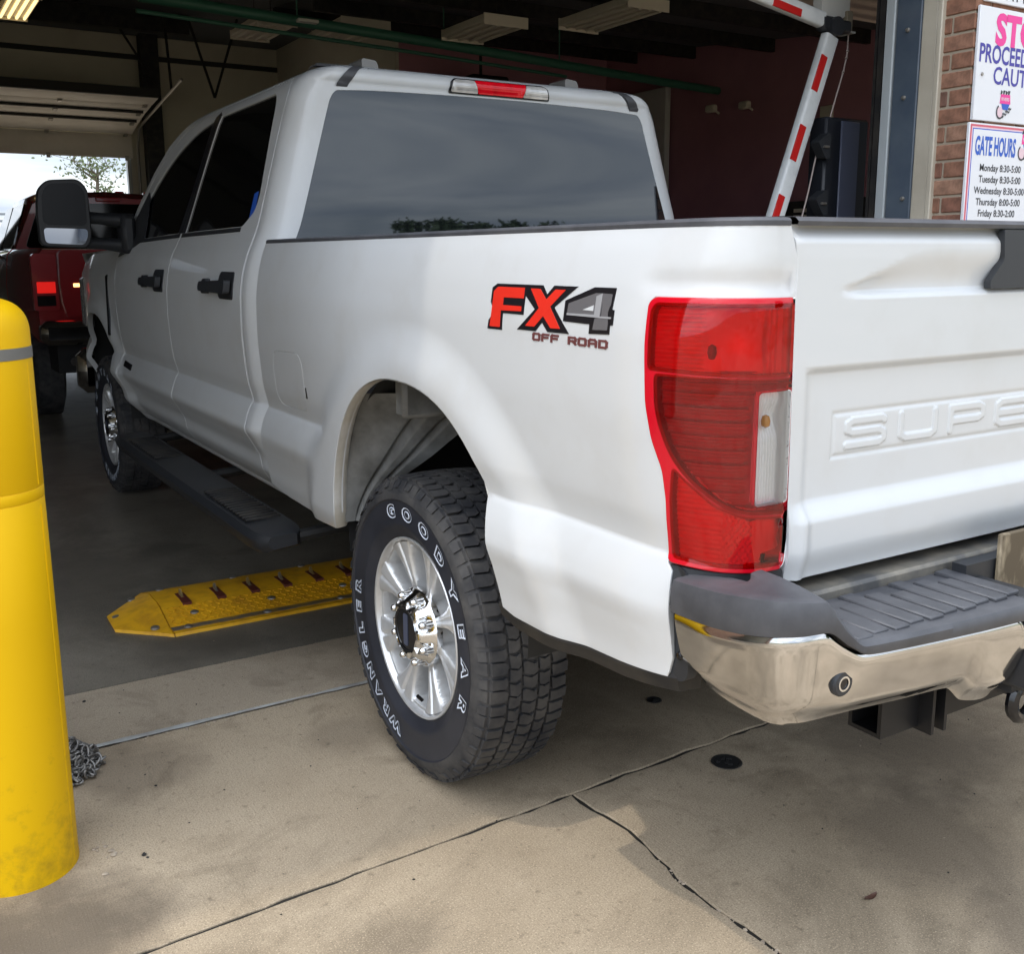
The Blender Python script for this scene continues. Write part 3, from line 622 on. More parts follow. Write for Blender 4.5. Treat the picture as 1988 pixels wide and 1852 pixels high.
tgo = rnd([(-.832, .846), (.832, .846), (.838, 1.33), (.836, 1.38), (.845, 1.444), (-.845, 1.444), (-.836, 1.38), (-.838, 1.33)], [.012, .012, .03, .03, .006, .006, .03, .03])
TG = sheet('tailgate', tgo, tgf, PAINT, TR, step=(.016, .0062), flange=.03, bstep=.010, extra=((-.75, 1.030), (.75, 1.147), (.0036, .0030)))
cap = MB(); n = 6; sec = [(-1.184, 1.4425), (-1.186, 1.450), (-1.178, 1.4565), (-1.150, 1.4585), (-1.085, 1.4585), (-1.082, 1.445)]
for k, xx in enumerate((-.846, -.7, 0, .7, .846)): cap.v.append(np.array([(xx, y+.010*0, z) for y, z in sec])); cap.n += n
cap.f = [(i*n+j, i*n+j+1, (i+1)*n+j+1, (i+1)*n+j) for i in range(4) for j in range(n-1)]; cap.sm = [True]*len(cap.f)
cap.build('tailgate_cap', M['plastic_grey'], TG)
hb = [(-.304, 1.4405), (.304, 1.4405), (.298, 1.385), (.336, 1.346), (.334, 1.332), (-.334, 1.332), (-.336, 1.346), (-.298, 1.385)]
HB = MB().prism(rnd(hb, .006), lambda u, w, d: np.array([u, -1.181-d, w]), -.006, .0085).build('tailgate_handle_trim', M['plastic'], TG)
MB().prism(rnd([(-.12, 1.36), (.12, 1.36), (.12, 1.41), (-.12, 1.41)], .01), lambda u, w, d: np.array([u, -1.181-d, w]), .008, .018).build('tailgate_handle', M['gloss_black'], TG)
# --- bed interior, under floor
ins = MB()
ins.box((-.50, -1.12, .90), (.50, 1.05, .93)); ins.box((-.88, -1.12, .90), (.88, -.62, .93)); ins.box((-.88, .50, .90), (.88, 1.05, .93)); ins.box((-.885, -.62, 1.15), (-.50, .50, 1.17)); ins.box((.50, -.62, 1.15), (.885, .50, 1.17)); ins.box((-.88, -1.17, .88), (.88, -1.10, .90)); ins.box((-.905, 1.02, .93), (.905, 1.05, 1.435)); ins.box((-.91, -1.12, 1.15), (-.885, 1.04, 1.44)); ins.box((.885, -1.12, 1.15), (.91, 1.04, 1.44)); ins.box((-.84, -1.135, .90), (.84, -1.11, 1.44))
ins.build('bed_liner', M['dark_metal'], TR)
# wheel housings
for sg in (-1, 1):
    for yc_, w_, nm in ((-.06, .47, 'wheel_housing'), (4.04, .50, 'wheel_housing')):
        m_ = MB(); n = 24; ths = np.linspace(-.15, np.pi+.15, n)
        for x in (.960, .52): m_.v.append(np.array([(sg*x, yc_+(w_+.035)*np.cos(t), .60+.535*np.sin(t)) for t in ths])); m_.n += n
        m_.f = [(i, i+1, n+i+1, n+i) for i in range(n-1)]; m_.sm = [True]*(n-1)
        v = [(sg*.52, yc_+(w_+.035)*np.cos(t), .60+.535*np.sin(t)) for t in ths]; m_.add(v, [list(range(n))])
        m_.build(nm, M['dark'], TR, normals=False)
# grey inner panel in front of the rear wheel, with pressed ribs, and the box cross member
def liner(w, v):   # w: 0 at the lip .. 1 at the free inner edge, v: height 0..1
    um = .17+.88*v**1.15; u = w*um
    yb = .405-.10*v**2.2-.03*sst(.75, 1, v); z = .622+.40*v; x = -.985+.36*u
    y = yb-.20*u*sst(0.05, .55, v)-.03*u
    for c in (.52, .76): y = y+.020*np.exp(-((w-c)/.030)**2)*(1-sst(.78, .92, v))*sst(0, .1, v)
    y = y-.010*sst(.52, .60, w)*(1-sst(.80, .92, v))
    return np.stack([x, y, z], -1)
uu, vv = np.meshgrid(np.linspace(0, 1, 90), np.linspace(0, 1, 40))
q = liner(uu.ravel(), vv.ravel()); n = 90
for sg in (1, -1):
    raw('wheel_liner', q*np.array([sg, 1, 1]), [(r_*n+c, r_*n+c+1, (r_+1)*n+c+1, (r_+1)*n+c) for r_ in range(39) for c in range(n-1)], M['liner_grey'], TR, smooth=True)
    box('liner_cross_member', (-.950 if sg > 0 else .525, .06, .972), (-.525 if sg > 0 else .950, .12, 1.10), M['liner_grey'], TR, .012)
    MB().lathe([(0, -.012), (.010, -.012), (.012, -.006), (.012, 0)], 'y', (-.72*sg, .10, .99), 12).build('liner_bolt', M['dark_metal'], TR)
box('shock_mount', (-.80, -.16, .86), (-.70, -.06, .93), M['dark_metal'], TR, .006)
# --- cab shell
L1 = .95-CR
def T(pts): return [(float(cab_t(np.array(y), np.array(z))), z) for y, z in pts]
front_edge = [(3.44, .535), (3.44, 1.20), (3.47, 1.40), (3.50, 1.445), (3.30, 1.665), (3.10, 1.815), (2.90, 1.925), (2.62, 2.015), (2.44, 2.050), (2.30, 2.066)]
fe = T(front_edge)
shell = [(-a, b) for a, b in fe]+[(a, b) for a, b in fe[::-1]]
fdoor = [(2.316, .556), (3.40, .562), (3.425, .70), (3.432, 1.10), (3.455, 1.37), (3.43, 1.45), (3.255, 1.640), (3.062, 1.788), (2.862, 1.892), (2.60, 1.972), (2.35, 2.010), (2.118, 2.022), (2.203, 1.74), (2.286, 1.50), (2.316, 1.40)]
rdoor = [(1.25, .605), (1.29, .556), (2.306, .556), (2.306, 1.40), (2.276, 1.50), (2.193, 1.74), (2.108, 2.022), (1.30, 2.020), (1.25, 1.97)]
hole = [(1.244, .600), (1.284, .549), (3.406, .555), (3.432, .70), (3.439, 1.10), (3.462, 1.37), (3.437, 1.455), (3.261, 1.646), (3.067, 1.794), (2.866, 1.899), (2.602, 1.979), (2.35, 2.017), (2.11, 2.029), (1.298, 2.027), (1.244, 1.973)]
hl = T(hole)
rg = rnd([(-.848, 1.435), (.848, 1.435), (.822, 1.70), (.795, 1.94), (.776, 1.970), (.60, 1.978), (0, 1.988), (-.60, 1.978), (-.776, 1.970), (-.795, 1.94), (-.822, 1.70)], [.01, .01, .1, .03, .03, .1, .3, .1, .03, .03, .1])
cabf = lambda u, v: cab(u, v)
SH = sheet('cab_shell', shell, cabf, PAINT, TR, step=(.024, .011), holes=[hl, [(-a, b) for a, b in hl], rg], flange=.022, bstep=.012)
sheet('rear_window', inset(rg, .0022), lambda u, v: cab(u, v, -.0012), M['tint'], TR, step=(.05, .02), flange=.006)
def cabyz(u, v, off=0.): return cab(cab_t(u, v), v, off)
yz = lambda u, v: cabyz(u, v)
rwin = rnd([(1.425, 1.508), (2.235, 1.503), (2.172, 1.72), (2.085, 1.982), (1.395, 1.985), (1.352, 1.945), (1.300, 1.61), (1.318, 1.56)], [.02, .01, .02, .01, .03, .03, .06, .05])
fwin = rnd([(2.325, 1.503), (2.95, 1.492), (3.22, 1.484), (3.295, 1.530), (3.09, 1.695), (2.90, 1.800), (2.70, 1.880), (2.42, 1.948), (2.150, 1.980), (2.225, 1.74)], [.01, .05, .02, .02, .1, .1, .1, .1, .01, .02])
for mi in (False, True):
    for nm, dr, wi in (('rear_door', rdoor, rwin), ('front_door', fdoor, fwin)):
        D = sheet(nm, rnd(dr, [.05 if nm == 'rear_door' and i in (0, 7, 8) else .012 for i in range(len(dr))]), yz, PAINT, TR, step=(.024, .0105), holes=[wi], mirror=mi, flange=.022, bstep=.012)
        sheet('side_window', inset(wi, .003), lambda u, v: cabyz(u, v, -.007), M['tint2'], D, step=(.06, .03), mirror=mi, flange=.004)
        # belt moulding
        be = [(1.43, 1.492), (2.262, 1.486), (2.262, 1.501), (1.43, 1.506)] if nm == 'rear_door' else [(2.30, 1.486), (3.05, 1.474), (3.05, 1.489), (2.30, 1.501)]
        sheet('belt_moulding', be, lambda u, v: cabyz(u, v, .003), M['plastic'], D, step=(.1, .02), mirror=mi, flange=.004, roll=.001)
        # black pillar applique beside the glass
        ap = [(2.231, 1.504), (2.280, 1.504), (2.197, 1.74), (2.113, 2.0), (2.082, 1.986), (2.168, 1.72)] if nm == 'rear_door' else [(2.2830, 1.504), (2.330, 1.504), (2.230, 1.74), (2.155, 1.985), (2.115, 2.0), (2.200, 1.74)]
        sheet('pillar_trim', ap, lambda u, v: cabyz(u, v, .0035), M['mirror_dark'], D, step=(.05, .05), mirror=mi, flange=.005, roll=.0008)
        # handle: dished cup with a strap bar across it
        y0 = 1.335 if nm == 'rear_door' else 2.385
        mf = np.array([-1 if mi else 1, 1, 1])
        cup = rnd([(y0, 1.248), (y0+.165, 1.248), (y0+.185, 1.268), (y0+.185, 1.325), (y0+.165, 1.345), (y0, 1.345)], .012)
        H = sheet('handle', cup, lambda u, v: cabyz(u, v, .003), M['plastic'], D, step=(.03, .02), mirror=mi, flange=.006)
        m_ = MB(); m_.prism(rnd([(y0+.01, 1.268), (y0+.345, 1.272), (y0+.355, 1.290), (y0+.345, 1.308), (y0+.01, 1.318)], .012), lambda u, w, d: cabyz(u, w, d)*mf, .010, .034)
        m_.prism(rnd([(y0+.30, 1.262), (y0+.352, 1.262), (y0+.352, 1.318), (y0+.30, 1.318)], .012), lambda u, w, d: cabyz(u, w, d)*mf, .001, .020)
        m_.build('handle_bar', M['plastic'], D)
        if nm == 'front_door':
            sheet('mirror_sail', [(2.98, 1.487), (3.06, 1.474), (3.30, 1.425), (3.445, 1.405), (3.425, 1.452), (3.30, 1.575), (3.10, 1.72), (3.07, 1.70), (3.02, 1.60)], lambda u, v: cabyz(u, v, .004), M['plastic'], D, step=(.05, .03), mirror=mi, flange=.005)
            MB().prism(rnd([(3.18, .822), (3.36, .832), (3.36, .862), (3.18, .852)], .004), lambda u, w, d: cabyz(u, w, d)*mf, .0, .004).build('door_badge', M['gloss_black'], D)
        else:
            if not mi:
                MB().prism([(1.335, 1.548), (1.385, 1.538), (1.385, 1.625), (1.345, 1.632)], lambda u, w, d: cabyz(u, w, d), -.007, -.0055).build('window_sticker', M['blue'], D)
# inner dark cover behind the door gaps, seats
cov = MB()
for sg in (-1, 1): cov.box((sg*.84-.01, 1.2, .54), (sg*.84+.01, 3.45, 1.45))
cov.box((-.84, 1.16, .52), (.84, 3.5, .56)); cov.box((-.80, 3.30, .6), (.80, 3.5, 1.40))
cov.build('cabin_floor', M['dark'], TR)
for sx, sy in ((-.42, 2.45), (.42, 2.45), (-.42, 1.45), (.42, 1.45)):
    m_ = MB(); m_.box((sx-.26, sy-.02, .85), (sx+.26, sy+.5, 1.0), .05); m_.box((sx-.26, sy-.10, .95), (sx+.26, sy+.06, 1.56), .06); m_.box((sx-.13, sy-.08, 1.57), (sx+.13, sy+.02, 1.76), .05); m_.build('seat', M['dark'], TR)
# roof: from the shell's top edge to the centre line
ta = np.linspace(-1, 1, 61); rows = []
tmax = fe[-1][0]; edge = cab(ta*tmax, np.full(61, 2.066))
for k in np.linspace(0, 1, 12):
    e2 = edge.copy(); c_y = np.clip(edge[:, 1], 1.5, 2.15); e2[:, 0] = edge[:, 0]*(1-k); e2[:, 1] = edge[:, 1]*(1-k)+1.8*k if False else edge[:, 1]+(c_y-edge[:, 1])*k; e2[:, 2] = 2.066+.022*(1-(1-k)**2); rows.append(e2)
v = np.concatenate(rows); n = 61
raw('roof', v, [(r_*n+c, (r_+1)*n+c, (r_+1)*n+c+1, r_*n+c+1) for r_ in range(11) for c in range(n-1)], PAINT, TR, smooth=True)
# windscreen and the roof strip ahead of it
a = np.array([(x, 2.30-.06*(x/.64)**2+.10*(1-(x/.64)**2), 2.070+.012*(1-(x/.64)**2)) for x in np.linspace(-.64, .64, 13)]); b = np.array([(x, 3.50+.16*(1-(x/.92)**2), 1.44) for x in np.linspace(-.94, .94, 13)])
rows = [a*(1-k)+b*k+np.array([0, 0, .06*math.sin(k*math.pi)]) for k in np.linspace(0, 1, 9)]; v = np.concatenate(rows); n = 13
raw('windscreen', v, [(r_*n+c, (r_+1)*n+c, (r_+1)*n+c+1, r_*n+c+1) for r_ in range(8) for c in range(n-1)], M['tint2'], TR, smooth=True)
# roof end caps (ditch moulding), roof markers, brake lamp
for sg in (-1, 1):
    m_ = MB(); zz = np.concatenate([np.linspace(1.990, 2.055, 10), [2.062, 2.066]]); L_ = []
    for d_, w_ in ((.007, -.030), (.009, .030)):
        row = []
        for z in zz: row.append(cab(np.array(.752-.018*(z-1.99)/.07+w_), np.array(z), d_))
        row.append(np.array([-.640-.012+w_*-1, 1.26, 2.077])); row.append(np.array([-.640-.012+w_*-1, 1.33, 2.074]))
        L_.append(np.array(row))
    lo_ = [r_-np.array([0, -.006, .008]) for r_ in L_]
    n = len(L_[0]); v = np.concatenate([lo_[0], L_[0], L_[1], lo_[1]]); v[:, 0] *= -sg
    m_.add(v, [(k*n+i, k*n+i+1, (k+1)*n+i+1, (k+1)*n+i) for k in range(3) for i in range(n-1)]); m_.add(v[[0, n, 2*n, 3*n]], [(0, 1, 2, 3)])
    m_.build('roof_end_cap', M['plastic_grey'], TR)
for x in (-.455, .455): MB().prism(rnd([(x-.036, 2.07), (x+.036, 2.07), (x+.024, 2.112), (x-.036, 2.118)], .012), lambda u, w, d: np.array([u, 1.30+d, w]), 0, .12).build('roof_marker', M['marker'], TR)
bl = rnd([(-.222, 1.993), (.222, 1.993), (.212, 2.036), (.195, 2.047), (-.195, 2.047), (-.212, 2.036)], .006)
BLH = sheet('brake_lamp', bl, lambda u, v: cab(u, v, .006), M['gloss_black'], TR, step=(.03, .02), flange=.012)
sheet('red_brake_lens', rnd([(-.098, 1.9965), (.098, 1.9965), (.112, 2.043), (-.112, 2.043)], .004), lambda u, v: cab(u, v, .010), M['red_hi'], BLH, step=(.03, .02), flange=.005)
for sg in (-1, 1): sheet('cargo_lens', rnd([(sg*.102, 1.9965), (sg*.214, 1.9965), (sg*.206, 2.034), (sg*.192, 2.042), (sg*.116, 2.042)][::sg], .004), lambda u, v: cab(u, v, .010), M['white_lens'], BLH, step=(.03, .02), flange=.005)
# --- fenders, bonnet, nose
ar2 = np.stack([4.03+.50*np.sign(np.cos(th))*np.abs(np.cos(th))**(2/2.3), .600+.485*np.sin(th)**(2/2.3)], 1)[::-1]
fen = [(3.446, .60), (3.50, .605)]+[tuple(p) for p in ar2[1:-1]]+[(4.55, .62), (4.95, .70), (4.97, 1.30), (4.86, 1.38), (4.40, 1.415), (3.52, 1.435), (3.475, 1.40), (3.448, 1.20)]
FN = both('fender', fen, yz, PAINT, step=(.03, .012), flange=.03, bstep=.014)
for sg, F_ in ((1, FN[0]), (-1, FN[1])): MB().prism(rnd([(3.60, .98), (3.63, .98), (3.70, 1.30), (3.655, 1.31)], .006), lambda u, w, d: cabyz(u, w, d)*np.array([sg, 1, 1]), -.002, .005).build('fender_vent', M['gloss_black'], F_)
m_ = MB(); n = 17; xs = np.linspace(-.945, .945, n)
for y in (3.46, 3.7, 4.0, 4.4, 4.75, 4.92, 4.97): m_.v.append(np.array([(x*(1-.05*(y > 4.9)), y, 1.425+.055*(1-(x/.95)**4)*(1-.25*max(0, (y-4.4)/.5))-.10*max(0, (y-4.75)/.22)) for x in xs])); m_.n += n
m_.f = [(r_*n+c, r_*n+c+1, (r_+1)*n+c+1, (r_+1)*n+c) for r_ in range(6) for c in range(n-1)]; m_.sm = [True]*len(m_.f); m_.build('bonnet', PAINT, TR, normals=False)
box('grille', (-.90, 4.90, .80), (.90, 4.99, 1.33), M['chrome'], TR, .03); box('front_bumper', (-.99, 4.95, .50), (.99, 5.12, .80), M['chrome'], TR, .05)
for sg in (-1, 1): box('headlight', (sg*.94-.1*(sg > 0), 4.80, .95), (sg*.94+.1*(sg < 0), 4.995, 1.28), M['white_lens'], TR, .02)
# --- chassis
ch = MB()
for sg in (-1, 1): ch.box((sg*.50-.04, -1.22, .56), (sg*.50+.04, 4.8, .74))
for y in (-1.05, -.55, .7, 1.6, 2.6): ch.box((-.5, y-.05, .58), (.5, y+.05, .68))
ch.tube([(-.82, 0, .40), (.82, 0, .40)], .055, 12); ch.lathe([(0, -.17), (.13, -.15), (.17, 0), (.13, .15), (0, .17)], 'y', (0, 0, .40), 16); ch.tube([(-.82, 4.06, .40), (.82, 4.06, .40)], .05, 12)
ch.tube([(0, .2, .42), (0, 2.6, .52)], .05, 10); ch.box((-.45, 1.3, .46), (.1, 2.6, .60), .03)
for sg in (-1, 1):
    ch.tube([(sg*.60, y, .50+.12*((y)/.75)**2) for y in np.linspace(-.8, .75, 12)], .03, 6); ch.tube([(sg*.66, -.1, .42), (sg*.55, -.2, .85)], .035, 8)
ch.tube([(.45, 2.3, .50), (.62, .6, .52), (.66, .1, .66), (.72, -.45, .55), (.90, -.75, .50)], .045, 10)
ch.build('chassis', M['dark_metal'], TR)
# --- running boards
for sg in (-1, 1):
    m_ = MB(); ys = [.79, .815, .86, .95, 3.00, 3.10, 3.13]; sc_ = [.55, .80, .95, 1, 1, .9, .6]
    sec = [(-1.135, .452), (-1.142, .486), (-1.125, .508), (-.99, .516), (-.965, .508), (-.965, .445), (-1.11, .430)]
    rows = []
    for y, k in zip(ys, sc_): rows.append(np.array([(-1.045+(x+1.045)*k, y, .487+(z-.487)*k) for x, z in sec]))
    v = np.concatenate(rows); v[:, 0] *= -sg; n = len(sec)
    m_.add(v, [(i*n+j, i*n+(j+1) % n, (i+1)*n+(j+1) % n, (i+1)*n+j) for i in range(len(ys)-1) for j in range(n)]); m_.add(v[:n], [list(range(n))]); m_.add(v[-n:], [list(range(n))])
    RB = m_.build('running_board', M['plastic'], TR)
    for y0, y1 in ((.98, 1.50), (2.30, 2.85)):
        p_ = MB()
        for y in np.arange(y0, y1, .036): p_.box((-sg*1.05-.062, y, .510), (-sg*1.05+.062, y+.018, .522), .003)
        p_.build('step_tread', M['dark_metal'], RB)
    for y in (.83, 1.95, 3.0): MB().tube([(-sg*.98, y, .48), (-sg*.80, y-.03, .50), (-sg*.62, y, .62)], .022, 8).build('board_bracket', M['dark'], RB)
# --- tow mirrors
for sg in (-1, 1):
    hs = rnd([(-.125, 1.455), (.095, 1.445), (.118, 1.50), (.115, 1.735), (.075, 1.785), (-.075, 1.775), (-.118, 1.73), (-.128, 1.62)], .035)
    m_ = MB(); mp_ = lambda u, w, d: np.array([sg*(1.262-u*-1 if sg > 0 else 1.262-u), 3.20+d, w])
    mp_ = lambda u, w, d: np.array([-1.262*(-sg)*-1*(-1)+u if False else (sg*1.262+u*(1 if sg < 0 else -1)), 3.20+d, w])
    cen = np.array([-.005, 1.615]); rings = []
    for d, k in ((0, .96), (.008, 1.0), (.07, .98), (.12, .84), (.145, .5)): rings.append(np.array([mp_(*(cen+(p-cen)*k), d) for p in hs]))
    n = len(hs); m_.add(np.concatenate(rings), [(i*n+j, i*n+(j+1) % n, (i+1)*n+(j+1) % n, (i+1)*n+j) for i in range(4) for j in range(n)], True); m_.add(rings[-1], [list(range(n))]); m_.add(rings[0], [list(range(n))])
    MR = m_.build('tow_mirror', M['plastic'], TR)
    up = rnd([(-.105, 1.560), (.098, 1.556), (.098, 1.725), (.062, 1.765), (-.066, 1.757), (-.10, 1.715)], .03); lo_ = rnd([(-.105, 1.545), (.098, 1.541), (.098, 1.505), (.078, 1.463), (-.10, 1.472)], .02)
    MB().prism(up, mp_, -.003, .004).build('mirror_glass', M['mirror_dark'], MR)
    MB().prism(lo_, mp_, -.003, .004).build('mirror_glass', mat('mirror', (.26, .27, .29), .05, 1.), MR)
    m_ = MB()
    for z in (1.475, 1.60): m_.tube([(sg*1.17, 3.25, z), (sg*1.08, 3.27, z-.005), (sg*.93, 3.27, z-.02)], [.032, .03, .045], 10)
    m_.box((min(sg*.93, sg*1.0), 3.19, 1.42), (max(sg*.93, sg*1.0), 3.34, 1.615), .02); m_.build('mirror_arm', M['plastic'], MR)
# --- rear bumper
def bplan(s):      # plan path of the left half: s=0 at the front end of the side, to the middle
    pts = np.array([(-1.002, -1.088), (-1.006, -1.18), (-1.004, -1.255), (-.993, -1.31), (-.965, -1.345), (-.925, -1.362), (-.86, -1.370), (-.70, -1.381), (-.52, -1.390), (-.42, -1.392)])
    d = np.r_[0, np.cumsum(np.hypot(*np.diff(pts, axis=0).T))]; return interp(s, d, pts[:, 0]), interp(s, d, pts[:, 1]), d
BD = bplan(np.array([0.]))[2]; BS_ = np.linspace(0, BD[-1]-.025, 130)
bx, by, _ = bplan(BS_); tx, ty = np.gradient(bx), np.gradient(by); l_ = np.hypot(tx, ty); bnx, bny = ty/l_, -tx/l_
if bnx[0] > 0: bnx, bny = -bnx, -bny
ctop = interp(BS_, [0, .10, BD[4], BD[5]-.01, BD[5]+.035, BD[5]+.075, BD[6]+.08, BD[-1]], [.800, .806, .832, .836, .808, .787, .783, .772])
cbot = interp(BS_, [0, .05, .17, BD[4], BD[6], BD[7], BD[-1]-.17, BD[-1]-.125, BD[-1]-.06, BD[-1]], [.672, .658, .650, .660, .660, .654, .650, .618, .606, .612])
endr = np.sqrt(np.clip(1-((BS_-(BS_[-1]-.035))/.035).clip(0, 1)**2, 0, 1)); mid_ = (ctop+cbot)/2
ctop = np.where(endr < 1, ctop-.03*(1-endr), ctop); cbot = np.where(endr < 1, cbot+.03*(1-endr), cbot)
for sg in (1, -1):
    K = 15; rows = []
    for k in np.linspace(0, 1, K):
        z = cbot+(ctop-cbot)*k
        pr = -.034*(1-k)-.022*(1-sst(0, .28, np.full_like(z, k)))+(-.010*sst(.90, 1, np.full_like(z, k)))+.003*np.sin(k*np.pi)
        low = sst(BD[7], BD[-1]-.16, BS_)*0
        rows.append(np.stack([bx+bnx*pr, by+bny*pr, z], 1))
    rows.insert(0, np.stack([bx-bnx*.07, by-bny*.07, cbot+.012], 1)); rows.append(np.stack([bx-bnx*.03, by-bny*.03, ctop+.001], 1))
    v = np.concatenate(rows); v[:, 0] *= sg; n = len(BS_)
    m_ = MB(); m_.add(v, [(r_*n+c, r_*n+c+1, (r_+1)*n+c+1, (r_+1)*n+c) for r_ in range(len(rows)-1) for c in range(n-1)], True)
    CB = m_.build('rear_bumper', M['chrome'], TR)
    # plastic cap over the outer end and the step pad
    ctp = interp(BS_, [0, .1, BD[4], BD[5]-.015, BD[5]+.03, BD[5]+.065, BD[-1]], [.857, .866, .884, .884, .835, .806, .800])
    inn = interp(BS_, [0, BD[3], BD[5], BD[-1]], [.06, .10, .15, .19]); tgy = -1.20
    rows = []
    for (o_, zk) in ((.004, 0), (.0065, .15), (.0065, .7), (.001, .95), (-.008, 1.0), (-.02, 1.0)):
        rows.append(np.stack([bx+bnx*o_, by+bny*o_, ctop-.003+(ctp-ctop+.003)*zk], 1))
    a_ = rows[-1]; tgt = np.stack([np.clip(bx, -.93, 1), np.maximum(by*0-1.195, by+.06*0), ctp], 1); tgt[:, 1] = np.where(BS_ < BD[3], np.maximum(by, -1.195), -1.195); tgt[:, 0] = np.where(BS_ < BD[3], -.93, np.clip(bx, -.93, 1)); tgt[:, 0] = np.where((BS_ >= BD[3]) & (BS_ < BD[5]), interp(BS_, [BD[3], BD[5]], [-.93, -.90]), tgt[:, 0])
    for k in (.33, .66, 1.): rows.append(a_*(1-k)+tgt*k+np.array([0, 0, .003*math.sin(k*math.pi)]))
    rows.append(tgt-np.array([0, 0, .06]))
    v = np.concatenate(rows); v[:, 0] *= sg
    m_ = MB(); m_.add(v, [(r_*n+c, r_*n+c+1, (r_+1)*n+c+1, (r_+1)*n+c) for r_ in range(len(rows)-1) for c in range(n-1)], True)
    m_.build('bumper_cap', M['plastic_grey'], CB)
    p_ = MB()
    for i, x in enumerate(np.arange(-.86, -.46, .044)):
        p_.box((min(sg*x, sg*(x+.036)), -1.362+.006*(i % 2), .7995), (max(sg*x, sg*(x+.036)), -1.205-.02*(i % 3), .8085), .0025)
    p_.build('step_ribs', M['plastic_grey'], CB)
    # end gasket between body and bumper
    g_ = MB(); g_.prism(rnd([(-1.045, .655), (-1.100, .665), (-1.108, .80), (-1.095, .862), (-1.055, .875), (-1.05, .80)], .02), lambda u, w, d: np.array([-sg*(.955+d), u, w]), 0, .022); G_ = g_.build('bumper_gasket', M['plastic'], CB)
    for z in (.71, .77, .83): MB().lathe([(0, -.005), (.006, -.004), (.008, 0)], 'x', (-sg*.979, -1.082, z), 10).build('gasket_clip', M['gloss_black'], CB)
    # parking sensors
    for (px, py, pz, an) in ((-.885, -1.3532, .738, .03),):
        c_ = (px*sg, py, pz)
        sn = MB().lathe([(.022, .008), (.022, -.003), (.019, -.006), (.0125, -.006)], 'y', c_, 24).build('sensor_bezel', M['plastic'], CB)
        MB().lathe([(.0125, -.0058), (.0125, -.0068), (.0095, -.0068), (.0095, -.0058)], 'y', c_, 24).build('sensor_ring', M['chrome2'], CB)
        MB().lathe([(.0096, -.005), (0.0, -.005)], 'y', c_, 24).build('sensor_face', M['gloss_black'], CB)
# centre section with plate recess, sensor, tow loops
m_ = MB(); m_.box((-.425, -1.365, .60), (.425, -1.24, .665), .01)
for sg in (-1, 1): m_.box((sg*.405-.035, -1.398, .625), (sg*.405+.035, -1.20, .797), .010)
m_.box((-.43, -1.25, .60), (.43, -1.22, .825)); m_.box((-.43, -1.235, .74), (.43, -1.195, .795)); CS = m_.build('bumper_centre', M['plastic'], TR)
for x in (-.392, .392):
    sn = MB().lathe([(.024, .004), (.024, -.003), (.020, -.006), (.0125, -.006), (0, -.006)], 'y', (x, -1.398, .715), 24).build('sensor_bezel', M['gloss_black'], CS)
    MB().lathe([(.0125, -.006), (.0125, -.0072), (.0095, -.0072), (.0095, -.006)], 'y', (x, -1.398, .715), 24).build('sensor_ring', M['chrome2'], CS)
box('licence_plate', (-.345, -1.262, .70), (.02, -1.252, .875), M['plate_tan'], CS, .003)
box('bumper_beam', (-.93, -1.24, .70), (.93, -.98, .792), M['beam_dirty'], TR, .008)
box('bumper_beam', (-.92, -1.20, .792), (.92, -1.06, .822), M['beam_dirty'], TR, .006)
# hitch: cross tube with open ends, side plates, tow loops
m_ = MB(); yc, zc = -1.225, .578
for (a0, a1, c0, c1) in ((-.036, -.028, -.036, .036), (.028, .036, -.036, .036), (-.028, .028, -.036, -.028), (-.028, .028, .028, .036)): m_.box((-.66, yc+a0, zc+c0), (.66, yc+a1, zc+c1))
for sg in (-1, 1): m_.box((sg*.535-.022, -1.29, .535), (sg*.535-.014, -1.10, .66)); m_.box((sg*.535+.014, -1.29, .535), (sg*.535+.022, -1.10, .66)); m_.box((sg*.50-.05, -1.2, .60), (sg*.50+.05, -1.0, .70))
m_.box((-.04, -1.40, .50), (.04, -1.1, .58)); HT = m_.build('tow_hitch', M['hitch'], TR)
for sg in (-1, 1):
    q = [(sg*.385+.045*math.cos(t), .588+.045*math.sin(t)) for t in np.linspace(0, 2*math.pi, 16, endpoint=False)]; m_ = MB()
    m_.tube([(sg*.385+.034*math.cos(t), -1.355, .588+.034*math.sin(t)) for t in np.linspace(0, 2*math.pi, 19)], .012, 8, caps=False); m_.box((sg*.385-.02, -1.36, .60), (sg*.385+.02, -1.15, .65)); m_.build('tow_loop', M['gloss_black'], HT)
# --- decals on the bed side; traced outlines are laid on the panel's own surface
def decal(polys, m, name, parent, d0=.0004, d1=.0012, mirror=False, fnb=None):
    m_ = MB()
    for q in polys:
        q = np.asarray(q, float)
        tri = delaunay_2d_cdt([Vector(p) for p in q], [(i, (i+1) % len(q)) for i in range(len(q))], [], 1, 1e-9)
        vv_ = np.array([p[:] for p in tri[0]]); ff = [f for f in tri[2]]
        P = bed(vv_[:, 0], vv_[:, 1], d1)
        if mirror: P = P*np.array([-1, 1, 1])
        m_.add(P, [list(f)[::-1] for f in ff])
        n = len(q); a_ = bed(q[:, 0], q[:, 1], d1); b_ = bed(q[:, 0], q[:, 1], -.0005); V_ = np.concatenate([a_, b_])
        if mirror: V_ = V_*np.array([-1, 1, 1])
        m_.add(V_, [(i, (i+1) % n, n+(i+1) % n, n+i) for i in range(n)])
    return m_.build(name, m, parent, normals=False)
def fx(p, kx=0.):   # decal drawing units -> (s, z) on the bed: letters 0..1.6k wide, 0..0.6k high
    p = np.asarray(p, float); return np.stack([-.483-p[:, 0]*.437/1.6, 1.247+p[:, 1]*.094/.6], 1)
